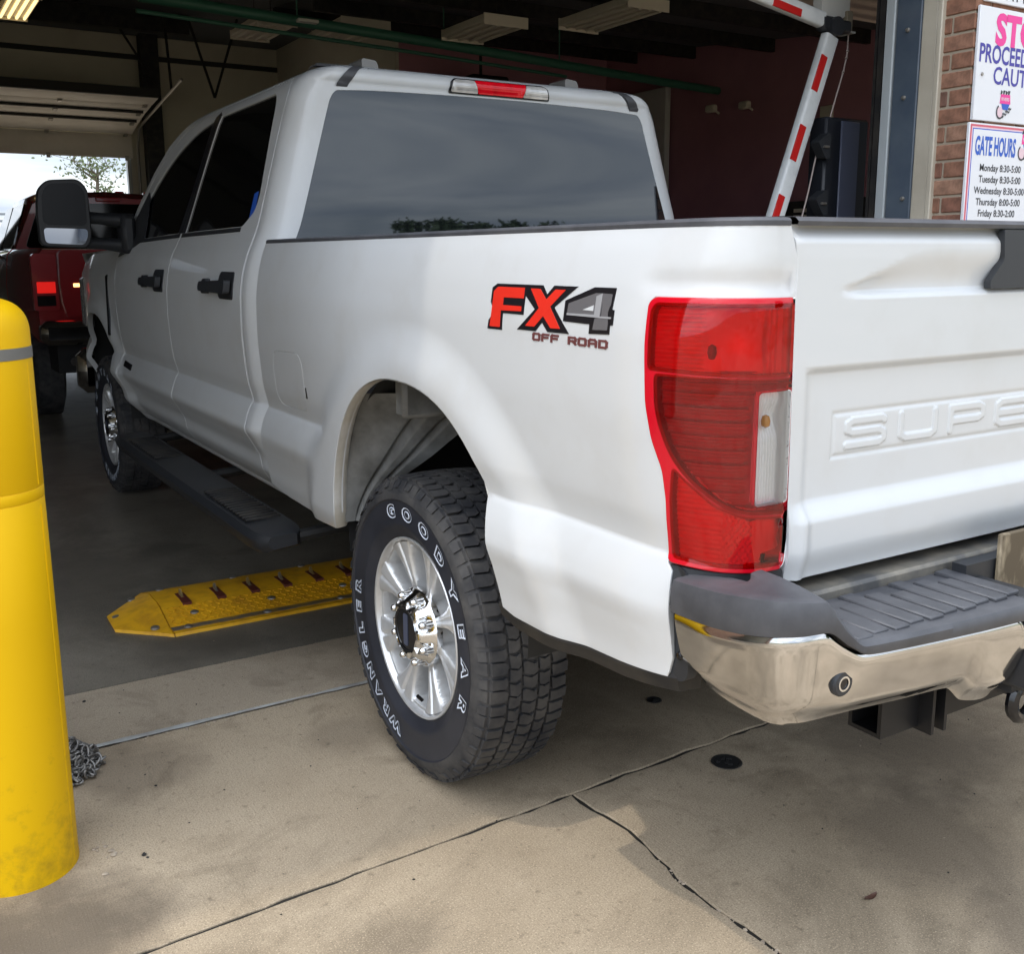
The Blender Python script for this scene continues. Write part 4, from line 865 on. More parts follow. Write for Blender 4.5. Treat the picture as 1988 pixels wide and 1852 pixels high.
F_o = [(0, 0), (.22, 0), (.22, .215), (.50, .215), (.50, .37), (.52, .39), (.52, .45), (.72, .60), (.08, .60), (0, .55)]
F_o = [(0, 0), (.215, 0), (.215, .22), (.505, .22), (.505, .60), (.085, .60), (.02, .545)]
X_o = [(.50, .60), (.72, .60), (.785, .49), (.86, .60), (1.15, .60), (.895, .34), (1.10, .04), (.835, .035), (.76, .145), (.68, .03), (.43, .03), (.65, .30), (.50, .47)]
F4_o = [(1.02, .43), (1.34, .60), (1.575, .60), (1.56, .36), (1.585, .355), (1.585, .185), (1.555, .18), (1.555, .08), (1.33, .065), (1.33, .175), (1.02, .185)]
F_i = [(.035, .035), (.185, .035), (.185, .255), (.47, .262), (.47, .325), (.205, .325), (.205, .425), (.485, .425), (.485, .56), (.105, .56), (.05, .50)]
X_i = [(.565, .555), (.69, .555), (.785, .43), (.885, .555), (1.01, .555), (.845, .345), (.99, .09), (.875, .085), (.77, .225), (.665, .085), (.545, .085), (.705, .32)]
f4a = [(1.06, .27), (1.065, .40), (1.365, .535), (1.455, .535), (1.44, .27)]; f4h = [(1.24, .335), (1.36, .395), (1.36, .330)]
f4b = [(1.45, .535), (1.545, .53), (1.53, .125), (1.37, .115), (1.385, .25), (1.45, .26)]
f4s = [(1.375, .50), (1.44, .535), (1.435, .275), (1.56, .275), (1.56, .255), (1.06, .262), (1.06, .285), (1.375, .29)]
for mi, BSo in ((False, BS[0]), (True, BS[1])):
    DG = decal([fx(F_o), fx(X_o), fx(F4_o)], M['decal_black'], 'side_decal', BSo, mirror=mi)
    decal([fx(F_i), fx(X_i)], M['decal_red'], 'decal_letter', BSo, d1=.0017, mirror=mi)
    decal([fx(f4b), fx(f4a)], M['decal_grey'], 'decal_numeral', BSo, d1=.0016, mirror=mi)
    decal([fx(f4s)], M['decal_silver'], 'decal_numeral', BSo, d1=.0019, mirror=mi)
    decal([fx(f4h)], PAINT, 'decal_cutout', BSo, d1=.0022, mirror=mi)
    for i, ch_ in enumerate('OFF ROAD'):
        qs = []
        if ch_ == ' ': continue
        x0 = .655+i*.117-(.02 if i > 3 else 0); w_ = .013
        for st in STROKES[ch_]:
            for (a, b), (c, d) in zip(st[:-1], st[1:]):
                A_ = np.array([x0+a*.078, -.075+b*.075]); B_ = np.array([x0+c*.078, -.075+d*.075]); t_ = (B_-A_)/np.linalg.norm(B_-A_); n_ = np.array([-t_[1], t_[0]])*w_; e_ = t_*w_*.9
                qs.append(fx([A_-e_-n_, B_+e_-n_, B_+e_+n_, A_-e_+n_]))
        decal(qs, M['decal_maroon'], 'decal_character', BSo, d1=.0014, mirror=mi)
# --- wheels
def make_wheel():
    """built for the left side, hub at the origin, outer face towards -x"""
    w = bpy.data.objects.new('wheel', None); COL.objects.link(w); w.parent = TR; w.location = (0, 0, 0)
    X0 = .0      # x=0 is the rim's outer lip plane; tyre runs from -.030 to +.245
    ty = MB(); n = 120
    prof = [(.245, .006), (.251, .001), (.262, -.004), (.275, -.013), (.286, -.0165), (.290, -.0155), (.3495, -.0185), (.353, -.0225), (.362, -.0215), (.378, -.016), (.392, -.006), (.402, .004), (.4035, .020), (.4055, .06), (.407, .110), (.4055, .16), (.4035, .200), (.402, .216), (.392, .226), (.37, .237), (.33, .240), (.27, .232), (.245, .215)]
    ty.lathe(prof, 'x', (0, 0, 0), n)
    # tread blocks
    rg_ = random.Random(3); NP = 36; rt_ = .4165
    def blk(pol, inner, drop=0.):
        # pol in (x, arc) ; map round the tyre
        def mp2(u, a, d):
            crown = .0035*((u-.11)/.10)**2
            rr = rt_-crown-.0015-d-drop; t = a/rt_; return np.array([u, rr*math.cos(t), rr*math.sin(t)])
        ty.prism(pol, mp2, .012, 0.)
    circ = 2*math.pi*rt_; p_ = circ/NP
    for i in range(NP):
        a = i*p_; j_ = rg_.uniform(-.0015, .0015)
        k = 1 if i % 2 else -1
        # outer shoulder: two tongues with a notch between, running over the edge
        blk([(.0055, a+.05*p_), (.034, a+.10*p_), (.044, a+.05*p_), (.047, a+.30*p_), (.040, a+.44*p_), (.0055, a+.40*p_)], 0)
        blk([(.0015+.004*(k > 0), a+.47*p_), (.040, a+.52*p_), (.048, a+.62*p_), (.046, a+.86*p_), (.036, a+.93*p_), (.0015+.004*(k > 0), a+.90*p_)], 0)
        # second rib, staggered
        o = .30*p_
        blk([(.053, a+o), (.072, a+o+.10*p_), (.083, a+o+.02*p_), (.084, a+o+.40*p_), (.076, a+o+.52*p_), (.056, a+o+.43*p_)], 1)
        blk([(.054, a+o+.50*p_), (.074, a+o+.58*p_), (.085, a+o+.48*p_), (.083, a+o+.86*p_), (.070, a+o+.95*p_), (.053, a+o+.92*p_)], 1)
        # centre rib
        o = .62*p_
        blk([(.090, a+o+.04*p_), (.100, a+o), (.122, a+o+.16*p_), (.130, a+o+.10*p_), (.131, a+o+.44*p_), (.118, a+o+.54*p_), (.092, a+o+.40*p_)], 1)
        blk([(.090, a+o+.50*p_), (.112, a+o+.62*p_), (.130, a+o+.54*p_), (.129, a+o+.92*p_), (.116, a+o+1.0*p_), (.092, a+o+.88*p_)], 1)
        o = .12*p_
        blk([(.137, a+o), (.150, a+o+.08*p_), (.167, a+o+.02*p_), (.166, a+o+.42*p_), (.152, a+o+.50*p_), (.138, a+o+.42*p_)], 1)
        blk([(.138, a+o+.50*p_), (.152, a+o+.58*p_), (.166, a+o+.50*p_), (.167, a+o+.86*p_), (.150, a+o+.95*p_), (.137, a+o+.88*p_)], 1)
        o = .45*p_
        blk([(.173, a+o), (.185, a+o+.06*p_), (.2165, a+o+.04*p_), (.2165, a+o+.40*p_), (.178, a+o+.44*p_)], 0)
        blk([(.174, a+o+.52*p_), (.190, a+o+.56*p_), (.2205, a+o+.50*p_), (.2205, a+o+.88*p_), (.176, a+o+.92*p_)], 0)
        # side biters on the upper sidewall
        t0 = a/rt_; 
        for (f0, f1, r0, r1) in ((.06, .40, .385, .401), (.47, .90, .376, .402)):
            v = []
            for (f_, r_, x_) in ((f0, r0, -.013), (f1, r0, -.013), (f1, r1, .0015), (f0, r1, .0015)):
                t = (a+f_*p_)/rt_; v.append((x_-.0055, r_*math.cos(t), r_*math.sin(t)))
            for (f_, r_, x_) in ((f0, r0, -.006), (f1, r0, -.006), (f1, r1, .010), (f0, r1, .010)):
                t = (a+f_*p_)/rt_; v.append((x_, r_*math.cos(t), r_*math.sin(t)))
            ty.add(v, [(0, 1, 2, 3), (0, 4, 5, 1), (1, 5, 6, 2), (2, 6, 7, 3), (3, 7, 4, 0)])
    tyo = ty.build('tyre', M['rubber'], w)
    MB().lathe([(r_, x_-.0006) for r_, x_ in prof if .2505 < r_ < .3535 and x_ < .01], 'x', (0, 0, 0), n).build('sidewall', M['sidewall'], w)
    # lettering: raised outline letters
    def letters(word, a0, a1, r, size):
        n_ = len(word)
        for i, c in enumerate(word):
            v, f = text_geo(c, size, fill=False, bevel=.0015, offset=.0025, align='CENTER')
            a = R(a0+(a1-a0)*(i/(n_-1))); hgt = size*.36; out = []
            for x, y, z in v:
                rr = r+(y-hgt); t = a-x*1.42/r
                out.append((-.0178-.0010*(1 if z > 0 else 0)-.003*(rr-.29)/.06, -rr*math.cos(t), rr*math.sin(t)))
            MB().add(out, f).build('tyre_letter', M['letter_white'], w, normals=False)
    letters('GOODYEAR', 104, -18, .3205, .045); letters('WRANGLER', 254, 174, .3205, .041)
    # rim barrel and lip
    rm = MB(); rm.lathe([(.2465, .006), (.2475, .0005), (.2455, -.002), (.2400, -.0005), (.2335, .010), (.2300, .030), (.222, .075), (.218, .21)], 'x', (0, 0, 0), 72)
    # spoked face: height field in polar coordinates
    NR_, NT = 72, 640; rs = np.linspace(.060, .2335, NR_); ts = np.linspace(0, 2*np.pi, NT, endpoint=False); NS = 8
    rr, tt = np.meshgrid(rs, ts, indexing='ij'); ph = (tt*NS/(2*np.pi)) % 1.0; k = (rr-.06)/.1735
    wd = .205-.055*k+.17*k**3                      # half width of a spoke in units of the pitch
    dd = np.abs(ph-.5); win = sst(wd-.016, wd+.020, dd)*sst(.085, .105, rr)*(1-sst(.214, .226, rr)) # window between spokes
    grv = np.exp(-(dd/.034)**2)*sst(.10, .15, rr)*.0075         # crease along each spoke
    face = .030-.022*k**1.6                       # dish
    face = face+grv+.006*(dd/wd).clip(0, 1)**2*sst(.08, .14, rr)
    xf = face+win*(.040+.055*k)-.0035*(1-sst(wd-.05, wd-.02, dd))*sst(.10, .14, rr)
    v = np.stack([xf.ravel(), (rr*np.cos(tt)).ravel(), (rr*np.sin(tt)).ravel()], 1)
    rm.add(v, [(i*NT+j, i*NT+(j+1) % NT, (i+1)*NT+(j+1) % NT, (i+1)*NT+j) for i in range(NR_-1) for j in range(NT)], True)
    rm.build('rim', M['alloy'], w)
    vh = MB()    # vent slots between the spokes
    for i in range(NS):
        t = 2*np.pi*(i)/NS; c, s_ = math.cos(t), math.sin(t)
        for r0, r1, hw in ((.178, .196, .0085),):
            q = rnd([(r0, -hw), (r1, -hw*1.3), (r1, hw*1.3), (r0, hw)], .006)
            vh.prism(q, lambda u, ww, d: np.array([d, u*c-ww*s_, u*s_+ww*c]), .069, .080 if False else .0545)
    vh.build('rim_slot', M['gloss_black'], w)
    # chrome centre cap: scalloped drum with dark face, lug nuts
    hc = MB(); NT = 128; ts = np.linspace(0, 2*np.pi, NT, endpoint=False); sc_ = sst(.35, .75, .5+.5*np.cos(ts*8))
    rings = [(.108, .034, 0.), (.108, .018, 0.), (.105, .012, .2), (.096, .006, 1.), (.085, -.016, 1.), (.078, -.023, .9), (.066, -.025, .2), (.0635, -.023, 0)]
    v = np.concatenate([np.stack([np.full(NT, x), (r-.017*g*(1-sc_))*np.cos(ts), (r-.017*g*(1-sc_))*np.sin(ts)], 1) for r, x, g in rings])
    hc.add(v, [(i*NT+j, i*NT+(j+1) % NT, (i+1)*NT+(j+1) % NT, (i+1)*NT+j) for i in range(len(rings)-1) for j in range(NT)], True)
    hc.build('hub_cap', M['chrome2'], w)
    fc = MB(); fc.lathe([(.0640, -.022), (.062, -.0245), (.055, -.0235), (.054, -.0215), (0, -.0215)], 'x', (0, 0, 0), 48)
    fc.build('hub_face', M['gloss_black'], w)
    sc2 = MB(); sc2.prism(rnd([(-.044, -.012), (.044, -.012), (.044, .012), (-.044, .012)], .007), lambda u, ww, d: np.array([d, ww*1.0, u]), -.020, -.0235); sc2.build('hub_emblem', M['cab_strip'], w)
    for i in range(8):
        t = 2*np.pi*(i+.5)/8+math.pi/8*0; c = (-.006, .0905*math.cos(t), .0905*math.sin(t))
        MB().lathe([(.0115, .040), (.0125, .020), (.0115, .004), (.0105, -.012), (.007, -.017), (0, -.018)], 'x', c, 14).build('lug_nut', M['chrome2'], w)
    vs_ = MB().tube([(.012, .205*-1*math.cos(R(-84)), .205*math.sin(R(-84))), (-.002, .188*-1*math.cos(R(-84)), .188*math.sin(R(-84)))], .005, 8); vs_.build('valve', M['gloss_black'], w)
    return w
WH = make_wheel()
WH.location = (-.968, 0, .4155); WH.rotation_euler = (0, 0, 0)
def dup_part(o, parent):
    c = o.copy(); COL.objects.link(c); c.parent = parent
    for ch_ in list(o.children):
        d = ch_.copy(); COL.objects.link(d); d.parent = c
    return c
for loc, rot in (((.968, 0, .4155), (R(40), 0, math.pi)), ((-.975, 4.06, .4155), (R(-68), 0, 0)), ((.975, 4.06, .4155), (R(15), 0, math.pi))):
    w2 = dup_part(WH, TR); w2.location = loc; w2.rotation_euler = rot
# ================================================================== setting
def struct(o): o['kind'] = 'structure'; return o
struct(raw('ground', [(-300, -300, -.06), (300, -300, -.06), (300, 300, -.06), (-300, 300, -.06)], [(0, 1, 2, 3)], M['outside']))
# concrete apron: slabs with open joints over a dirt bed; garage floor behind it
AP = struct(box('apron', (-9, -14, -.055), (9, .62, -.005), M['joint']))
def slab(name, poly, m, parent, jag=.0028, top=0., bev=.002):
    """a slab whose top edge is slightly broken and bevelled"""
    P = resample(poly, .045); P = P+rng.normal(0, jag, P.shape)*(np.abs(P).max(1, keepdims=True) < 3.5)
    q = inset(P, bev); n = len(P)
    tri = delaunay_2d_cdt([Vector(p) for p in q], [(i, (i+1) % n) for i in range(n)], [], 1, 1e-9)
    m_ = MB(); tv = np.array([(p[0], p[1], top) for p in tri[0]]); m_.add(tv, [list(f) for f in tri[2]])
    ring = [np.c_[q, np.full(n, top)], np.c_[P, np.full(n, top-bev)], np.c_[P, np.full(n, -.05)]]
    m_.add(np.concatenate(ring), [(k*n+i, k*n+(i+1) % n, (k+1)*n+(i+1) % n, (k+1)*n+i) for k in range(2) for i in range(n)])
    return m_.build(name, m, parent)
jy = lambda x: -.307+.040*x
g = .0055
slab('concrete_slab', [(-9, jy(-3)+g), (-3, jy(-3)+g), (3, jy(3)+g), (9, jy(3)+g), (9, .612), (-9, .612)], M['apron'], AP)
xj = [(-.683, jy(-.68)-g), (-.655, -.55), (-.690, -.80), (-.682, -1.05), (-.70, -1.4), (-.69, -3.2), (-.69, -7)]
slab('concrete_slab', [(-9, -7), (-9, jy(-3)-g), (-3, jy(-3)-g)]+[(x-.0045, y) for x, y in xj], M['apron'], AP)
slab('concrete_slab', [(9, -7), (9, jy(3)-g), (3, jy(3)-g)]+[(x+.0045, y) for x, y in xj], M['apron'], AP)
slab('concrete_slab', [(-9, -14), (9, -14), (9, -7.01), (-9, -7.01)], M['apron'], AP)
struct(box('exit_bounce_slab', (-7, 16.052, -.055), (9, 29, -.006), M['apron']))  # added bounce surface outside the exit, lightens the raised door panels
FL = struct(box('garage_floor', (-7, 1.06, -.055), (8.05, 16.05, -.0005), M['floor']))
slab('floor_edge_strip', [(-7, .640), (8, .640), (8, 1.052), (-7, 1.052)], M['strip'], FL, jag=.0012)
cs = MB(); xs = np.linspace(-1.70, 2.2, 90); hw = .010+.004*np.sin(xs*7)+rng.normal(0, .0016, 90)
v = np.concatenate([np.stack([xs, .627-hw, np.full(90, .0012)], 1), np.stack([xs, np.full(90, .627), np.full(90, .0042)], 1), np.stack([xs, .629+hw*.8, np.full(90, .001)], 1)])
cs.add(v, [(k*90+i, k*90+i+1, (k+1)*90+i+1, (k+1)*90+i) for k in range(2) for i in range(89)], True); cs.build('joint_sealant', M['caulk'], FL)
# crumbled concrete along the crack near the picture's lower edge
cr = MB(); rg2 = random.Random(5)
def pebble(m_, x, y, r, z0=0.):
    n = 7; v = []; ph = rg2.random()*6
    for k, (rr_, zz) in enumerate(((.75, 0), (1, .45), (.55, .95))):
        for i in range(n): t = ph+2*math.pi*i/n; q = rr_*r*rg2.uniform(.75, 1.2); v.append((x+q*math.cos(t), y+q*math.sin(t)*rg2.uniform(.7, 1), z0+zz*r*rg2.uniform(.5, .9)))
    m_.add(v, [(k*n+i, k*n+(i+1) % n, (k+1)*n+(i+1) % n, (k+1)*n+i) for k in range(2) for i in range(n)]+[list(range(2*n, 3*n))])
for i in range(60):
    y = -.62-.5*rg2.random()**.7; x = np.interp(-y, [.55, .80, 1.05, 1.4], [-.655, -.690, -.682, -.70])+rg2.gauss(0, .012); pebble(cr, x, y, rg2.uniform(.0015, .006), -.004)
for i in range(34): pebble(cr, -1.80+abs(rg2.gauss(0, .035)), rg2.uniform(.38, .62) if i > 14 else rg2.gauss(.02, .05), rg2.uniform(.002, .009))
for i in range(26): pebble(cr, rg2.uniform(-1.6, -1.1), .598+rg2.gauss(0, .008), rg2.uniform(.002, .006))
for i in range(70): pebble(cr, rg2.uniform(-1.9, .6), rg2.uniform(-1.4, 1.3), rg2.uniform(.001, .0035))
db = MB()
for i in range(150):
    x, y = rg2.uniform(-1.85, .9), rg2.uniform(-1.9, 1.0); pebble(db, x, y, rg2.choice((.0012, .0016, .002, .0028)))
for x, y, r_ in ((-1.70, -.02, .007), (-1.695, -.035, .004), (-1.60, .30, .004), (-1.45, .18, .003), (-1.67, .97, .006), (-1.2, -.45, .004)): pebble(db, x, y, r_)
tag(db.build('floor_grit', M['dark_metal']), 'fine dark grit and specks scattered over the concrete apron', 'grit', kind='stuff')
CRB = cr.build('gravel_crumbs', M['mortar']); tag(CRB, 'loose grey concrete crumbs scattered along the pavement cracks and by the bollard', 'gravel', kind='stuff')
# anchor holes in the slabs
for x, y, dr_, lab in ((-.213, -.423, 1., 'round black drain hole in the concrete nearest the rear bumper'), (-.124, 0., .55, 'smaller round black drain hole in the shade under the truck bed')):
    d = thing('drain_hole', lab, 'drain', (x, y, 0), 'round drain holes in the concrete')
    q = MB().lathe([(r_*dr_, z_) for r_, z_ in [(.044, .001), (.042, .003), (.038, .0028), (.036, .0012)]], 'z', (x, y, 0), 28).build('drain_rim', M['dark_metal'], d)
    m_ = MB(); m_.lathe([(.036*dr_, .0015), (0, .0010)], 'z', (x, y, 0), 28); 
    for k in range(14): pebble(m_, x+rg2.uniform(-.022, .022)*dr_, y+rg2.uniform(-.022, .022)*dr_, rg2.uniform(.003, .007), .001)
    m_.build('drain_cover', M['dark'], d)
# dry leaf
m_ = MB(); rows = []
for k, t in enumerate(np.linspace(-1, 1, 9)):
    w_ = .006*(1-t*t)**.6+.0005; x = .020*t; rows += [(x, -w_, .003+.006*t*t), (x, 0, .001+.005*t*t), (x, w_, .004+.006*t*t)]
v = np.array(rows)+np.array([-.378, -1.05, 0]); m_.add(v, [(i*3+j, i*3+j+1, i*3+j+4, i*3+j+3) for i in range(8) for j in range(2)], True)
tag(m_.build('dry_leaf', M['twig'], normals=False), 'small curled reddish brown dry leaf on the concrete behind the bumper', 'leaf')

# ================================================================== building
BX = 1.54
BD_ = thing('garage_building', 'brick fronted drive-through garage with dark interior and red inner wall', 'building', (BX, .2, 0))
def bb(name, lo, hi, m, bev=0.): return box(name, lo, hi, m, BD_, bev)
bb('wall', (BX+.006, .206, -.05), (3.3, .352, 5.0), M['mortar']); bb('wall', (7.4, .206, -.05), (8.3, .352, 5.0), M['brickwork']); bb('wall', (3.3, .206, 3.2), (7.4, .352, 5.0), M['brickwork'])  # unseen bay opening right of the pier, added to let daylight inside
bb('wall', (-2.62, .206, -.05), (-2.30, .352, 5.0), M['brickwork']); bb('wall', (-8, .206, -.05), (-6.9, .352, 5.0), M['brickwork']); bb('wall', (-6.9, .206, 3.2), (-2.62, .352, 5.0), M['brickwork'])  # second unseen opening, added on the left for daylight on the truck side
bb('lintel', (-2.30, .21, 2.95), (BX+.006, .35, 5.0), M['brickwork'])
# bricks round the jamb corner; each its own object, meshes shared between alike bricks
BM = {}
def brick(lo, hi, i):
    size = tuple(round(b-a, 4) for a, b in zip(lo, hi)); key = (size, i)
    if key not in BM:
        m_ = MB(); m_.box((0, 0, 0), size, .0035); v = np.concatenate(m_.v); me = bpy.data.meshes.new('brick'); me.from_pydata(v.tolist(), [], m_.f); me.materials.append(BR[i]); me.update(); BM[key] = me
    o = bpy.data.objects.new('brick', BM[key]); COL.objects.link(o); o.parent = BD_; o.location = Vector(lo)-BD_.location; return o
H_ = .0677; h_ = .0577
for c in range(46):
    z0 = c*H_; ci = lambda: rg2.choices(range(5), [5, 4, 3, 2, 1])[0]; j = rg2.uniform(-.0015, .0015)
    if c % 2 == 0:
        brick((BX+j, .2, z0), (BX+.092+j, .352, z0+h_), ci()); x = BX+.102
    else:
        brick((BX+j, .2, z0), (BX+.203+j, .292, z0+h_), ci()); brick((BX+j, .302, z0), (BX+.092+j, .352, z0+h_), ci()); x = BX+.213
    for k in range(4): brick((x, .2+j, z0), (x+.203, .292, z0+h_), ci()); x += .213
for k in range(6):   # far left pier of the opening
    pass
bb('door_jamb', (BX-.012, .353, -.05), (BX+.10, .430, 3.0), M['trim_beige'], .008); bb('jamb_bead', (BX-.020, .330, -.05), (BX+.02, .3525, 3.0), M['trim_beige'], .004)
bb('steel_post', (BX-.006, .433, -.05), (BX+.12, .556, 3.2), M['post_blue'], .006)
for z in (1.15, 2.02, 2.28, 1.62): MB().lathe([(0, -.010), (.007, -.009), (.009, -.005), (.010, 0)], 'x', (BX-.006, .495 if z > 1.7 else .47, z), 10).build('post_bolt', M['steel'], BD_)
bb('weather_seal', (BX-.010, .560, -.05), (BX+.06, .606, 3.1), M['trim_light'], .004)
tk = MB(); tk.box((BX-.004, .612, 0), (BX+.002, .640, 2.75)); tk.box((BX+.004, .650, 0), (BX+.06, .664, 2.75)); tk.box((BX+.05, .612, 0), (BX+.056, .66, 2.75)); tk.build('door_track', M['dark_metal'], BD_)
bb('door_jamb', (-2.40, .353, -.05), (-2.29, .62, 3.0), M['trim_beige'], .006)
# shell
bb('roof', (-8, .21, 5.0), (8.3, 16.3, 5.2), M['ceiling']); bb('inner_wall', (-7.2, .36, 0), (-7.0, 9, 5.0), M['grey_wall']); bb('inner_wall', (-7.2, 9.001, 0), (-7.0, 16, 5.0), M['ceiling'])
bb('back_wall', (-7.2, 16.06, 0), (-1.3, 16.26, 5.6), M['ceiling']); bb('back_wall', (1.78, 16.06, 0), (4.6, 16.26, 5.6), M['grey_wall']); bb('back_wall', (-1.3, 16.06, 3.30), (1.78, 16.26, 5.6), M['grey_wall'])  # unseen left piece coloured dark to darken reflections in the red truck
bb('red_wall', (4.45, 11.2, 0), (8.2, 11.35, 5.0), M['red_wall']); bb('partition_end', (4.40, 11.2, 0), (4.449, 16.05, 5.0), M['grey_wall']); bb('red_wall', (8.05, .36, 0), (8.2, 11.199, 5.0), M['red_wall'])
# sloping dark soffit over the right hand bay and open joists
m_ = MB(); m_.add([(2.4, 11.19, 4.47), (8.04, 11.19, 4.47), (8.04, .4, 3.36), (2.4, .4, 3.36), (2.4, 11.19, 4.6), (8.04, 11.19, 4.6), (8.04, .4, 3.5), (2.4, .4, 3.5)], [(0, 1, 2, 3), (7, 6, 5, 4), (0, 4, 5, 1), (3, 2, 6, 7), (0, 3, 7, 4), (1, 5, 6, 2)]); m_.build('soffit', M['ceiling'], BD_)
for y in (1.6, 3.1, 4.6, 6.1, 7.6, 9.1, 10.4):
    z = 3.36+(y-.4)*.1029; bb('ceiling_joist', (2.4, y-.03, z-.16), (8.0, y+.03, z-.004), M['dark_metal'])
for y in (2.5, 5.5, 8.5, 11.5, 14.2):
    bb('roof_beam', (-7, y-.06, 4.72), (2.38, y+.06, 4.995), M['dark_metal'])
bb('steel_column', (2.02, 15.80, 0), (2.30, 16.05, 5.0), M['dark_metal']); bb('wall_band', (-7, 16.03, 4.62), (4.4, 16.058, 4.70), M['door_dark'])
# pipes and fittings inside
def single(o, label, cat, group=None): return tag(o, label, cat, group)
m_ = MB(); m_.tube([(.1, 7.30, 3.62), (3.2, 7.70, 3.60), (6.9, 8.42, 3.60), (8.0, 8.6, 3.60)], .052, 12)
m_.tube([(.1, 7.42, 3.52), (3.2, 7.82, 3.50), (5.2, 8.2, 3.50)], .02, 8)
for x, y in ((1.6, 7.50), (3.3, 7.72), (5.0, 8.05)): m_.tube([(x, y, 3.60), (x, y, 4.6)], .008, 6)
single(m_.build('ceiling_pipe', M['green']), 'long dark green pipe hung across the garage below the ceiling', 'pipe')
def fixture(x, y, z, sx, sy, label, lit=False, mt='fixture'):
    t = thing('ceiling_light', label, 'ceiling light', (x, y, z), 'fluorescent ceiling lights')
    box('light_housing', (x-sx/2, y-sy/2, z), (x+sx/2, y+sy/2, z+.07), M[mt], t, .008)
    for k in range(4):
        xx = x-sx/2+sx*(k+.5)/4; MB().tube([(xx, y-sy*.46, z-.012), (xx, y+sy*.46, z-.012)], .016, 8).build('light_tube', M['lamp_on' if lit else mt], t)
    box('light_end_plate', (x-sx/2, y-sy/2-.012, z-.03), (x+sx/2, y-sy/2, z+.075), M[mt], t); box('light_end_plate', (x-sx/2, y+sy/2, z-.03), (x+sx/2, y+sy/2+.012, z+.075), M[mt], t)
    m_ = MB()
    for sy_ in (-.3, .3): m_.tube([(x, y+sy_*sy, z+.07), (x, y+sy_*sy, z+.5)], .005, 6)
    m_.build('light_hanger', M['dark_metal'], t)
    return t
fixture(4.15, 5.92, 3.62, .48, 1.08, 'unlit grey ceiling light nearest the folded barrier arm')
fixture(3.40, 7.06, 3.62, .50, .86, 'unlit grey ceiling light above the truck\'s red brake lamp')
fixture(3.05, 9.6, 4.02, .62, .9, 'unlit grey ceiling light just behind the green pipe over the cab roof')
fixture(2.25, 10.4, 4.1, .5, 1.0, 'faint brownish ceiling light above the left roof edge of the white truck')
fixture(-.36, 11.15, 4.22, .34, 1.2, 'glowing yellow ceiling light at the top left, the one nearer the truck', True)
fixture(-.86, 11.15, 4.22, .34, 1.2, 'glowing yellow ceiling light cut off by the top left picture corner', True)
lb = MB(); lb.box((1.50, 7.2, 3.545), (1.70, 7.27, 3.575), .004); single(lb.build('pipe_glint', M['box_white']), 'small pale strip painted as a lit reflection under the green pipe', 'painted reflection')  # pale strip stands in for light reflected off the pipe
# red wall fittings
t = thing('wall_panel', 'large pale panel with black brackets leaning on the red wall', 'panel', (7.96, 10.3, 2.0))
MB().box((7.90, 9.58, 1.0), (8.0, 11.1, 3.78), .01).build('panel_board', M['poster'], t)
for y, z in ((10.3, 3.35), (9.95, 2.65)):
    m_ = MB(); m_.tube([(7.89, y, z), (7.70, y-.10, z+.16)], .02, 6); m_.tube([(7.89, y, z-.10), (7.80, y+.08, z+.02)], .02, 6); m_.build('panel_bracket', M['dark'], t)
for i, (y, z, lab) in enumerate(((8.62, 3.36, 'pale floodlight on the red wall nearer the truck cab'), (7.98, 3.33, 'pale floodlight on the red wall nearer the barrier arm'))):
    t = thing('flood_light', lab, 'flood light', (8.04, y, z), 'floodlights on the red wall'); m_ = MB(); m_.box((7.86, y-.09, z-.05), (7.95, y+.09, z+.05), .02); m_.build('lamp_head', M['fixture'], t); MB().tube([(7.93, y, z), (8.05, y, z-.05)], .015, 6).build('lamp_arm', M['fixture'], t)
single(MB().box((8.02, 6.60, 2.98), (8.048, 6.80, 3.18), .006).build('wall_socket', M['fixture']), 'square beige electrical box on the red wall beside the barrier arm', 'electrical box')
single(MB().box((8.02, 6.95, 2.85), (8.048, 7.03, 3.02), .006).build('wall_socket', M['fixture']), 'narrow beige switch on the red wall left of the square box', 'wall switch')
t = thing('wall_vent', 'grey louvred vent low on the red wall behind the barrier arm', 'vent', (8.04, 6.6, 1.8)); MB().box((7.99, 5.9, 1.2), (8.045, 7.55, 2.06), .008).build('vent_frame', M['dark_metal'], t)
for k in range(9): box('vent_slat', (7.965, 6.05, 1.28+k*.08), (7.99, 7.1, 1.325+k*.08), M['fixture'] if k % 1 == 0 else M['dark'], t)
t = thing('ceiling_camera', 'dark unit heater hung under the ceiling above the brake lamp', 'heater', (5.6, 10.4, 3.3)); MB().box((5.0, 10.1, 3.42), (5.6, 10.8, 3.80), .04).build('heater_body', M['dark_metal'], t); MB().tube([(5.3, 10.4, 3.8), (5.3, 10.4, 4.4)], .02, 6).build('heater_rod', M['dark_metal'], t)
t.name = 'unit_heater'
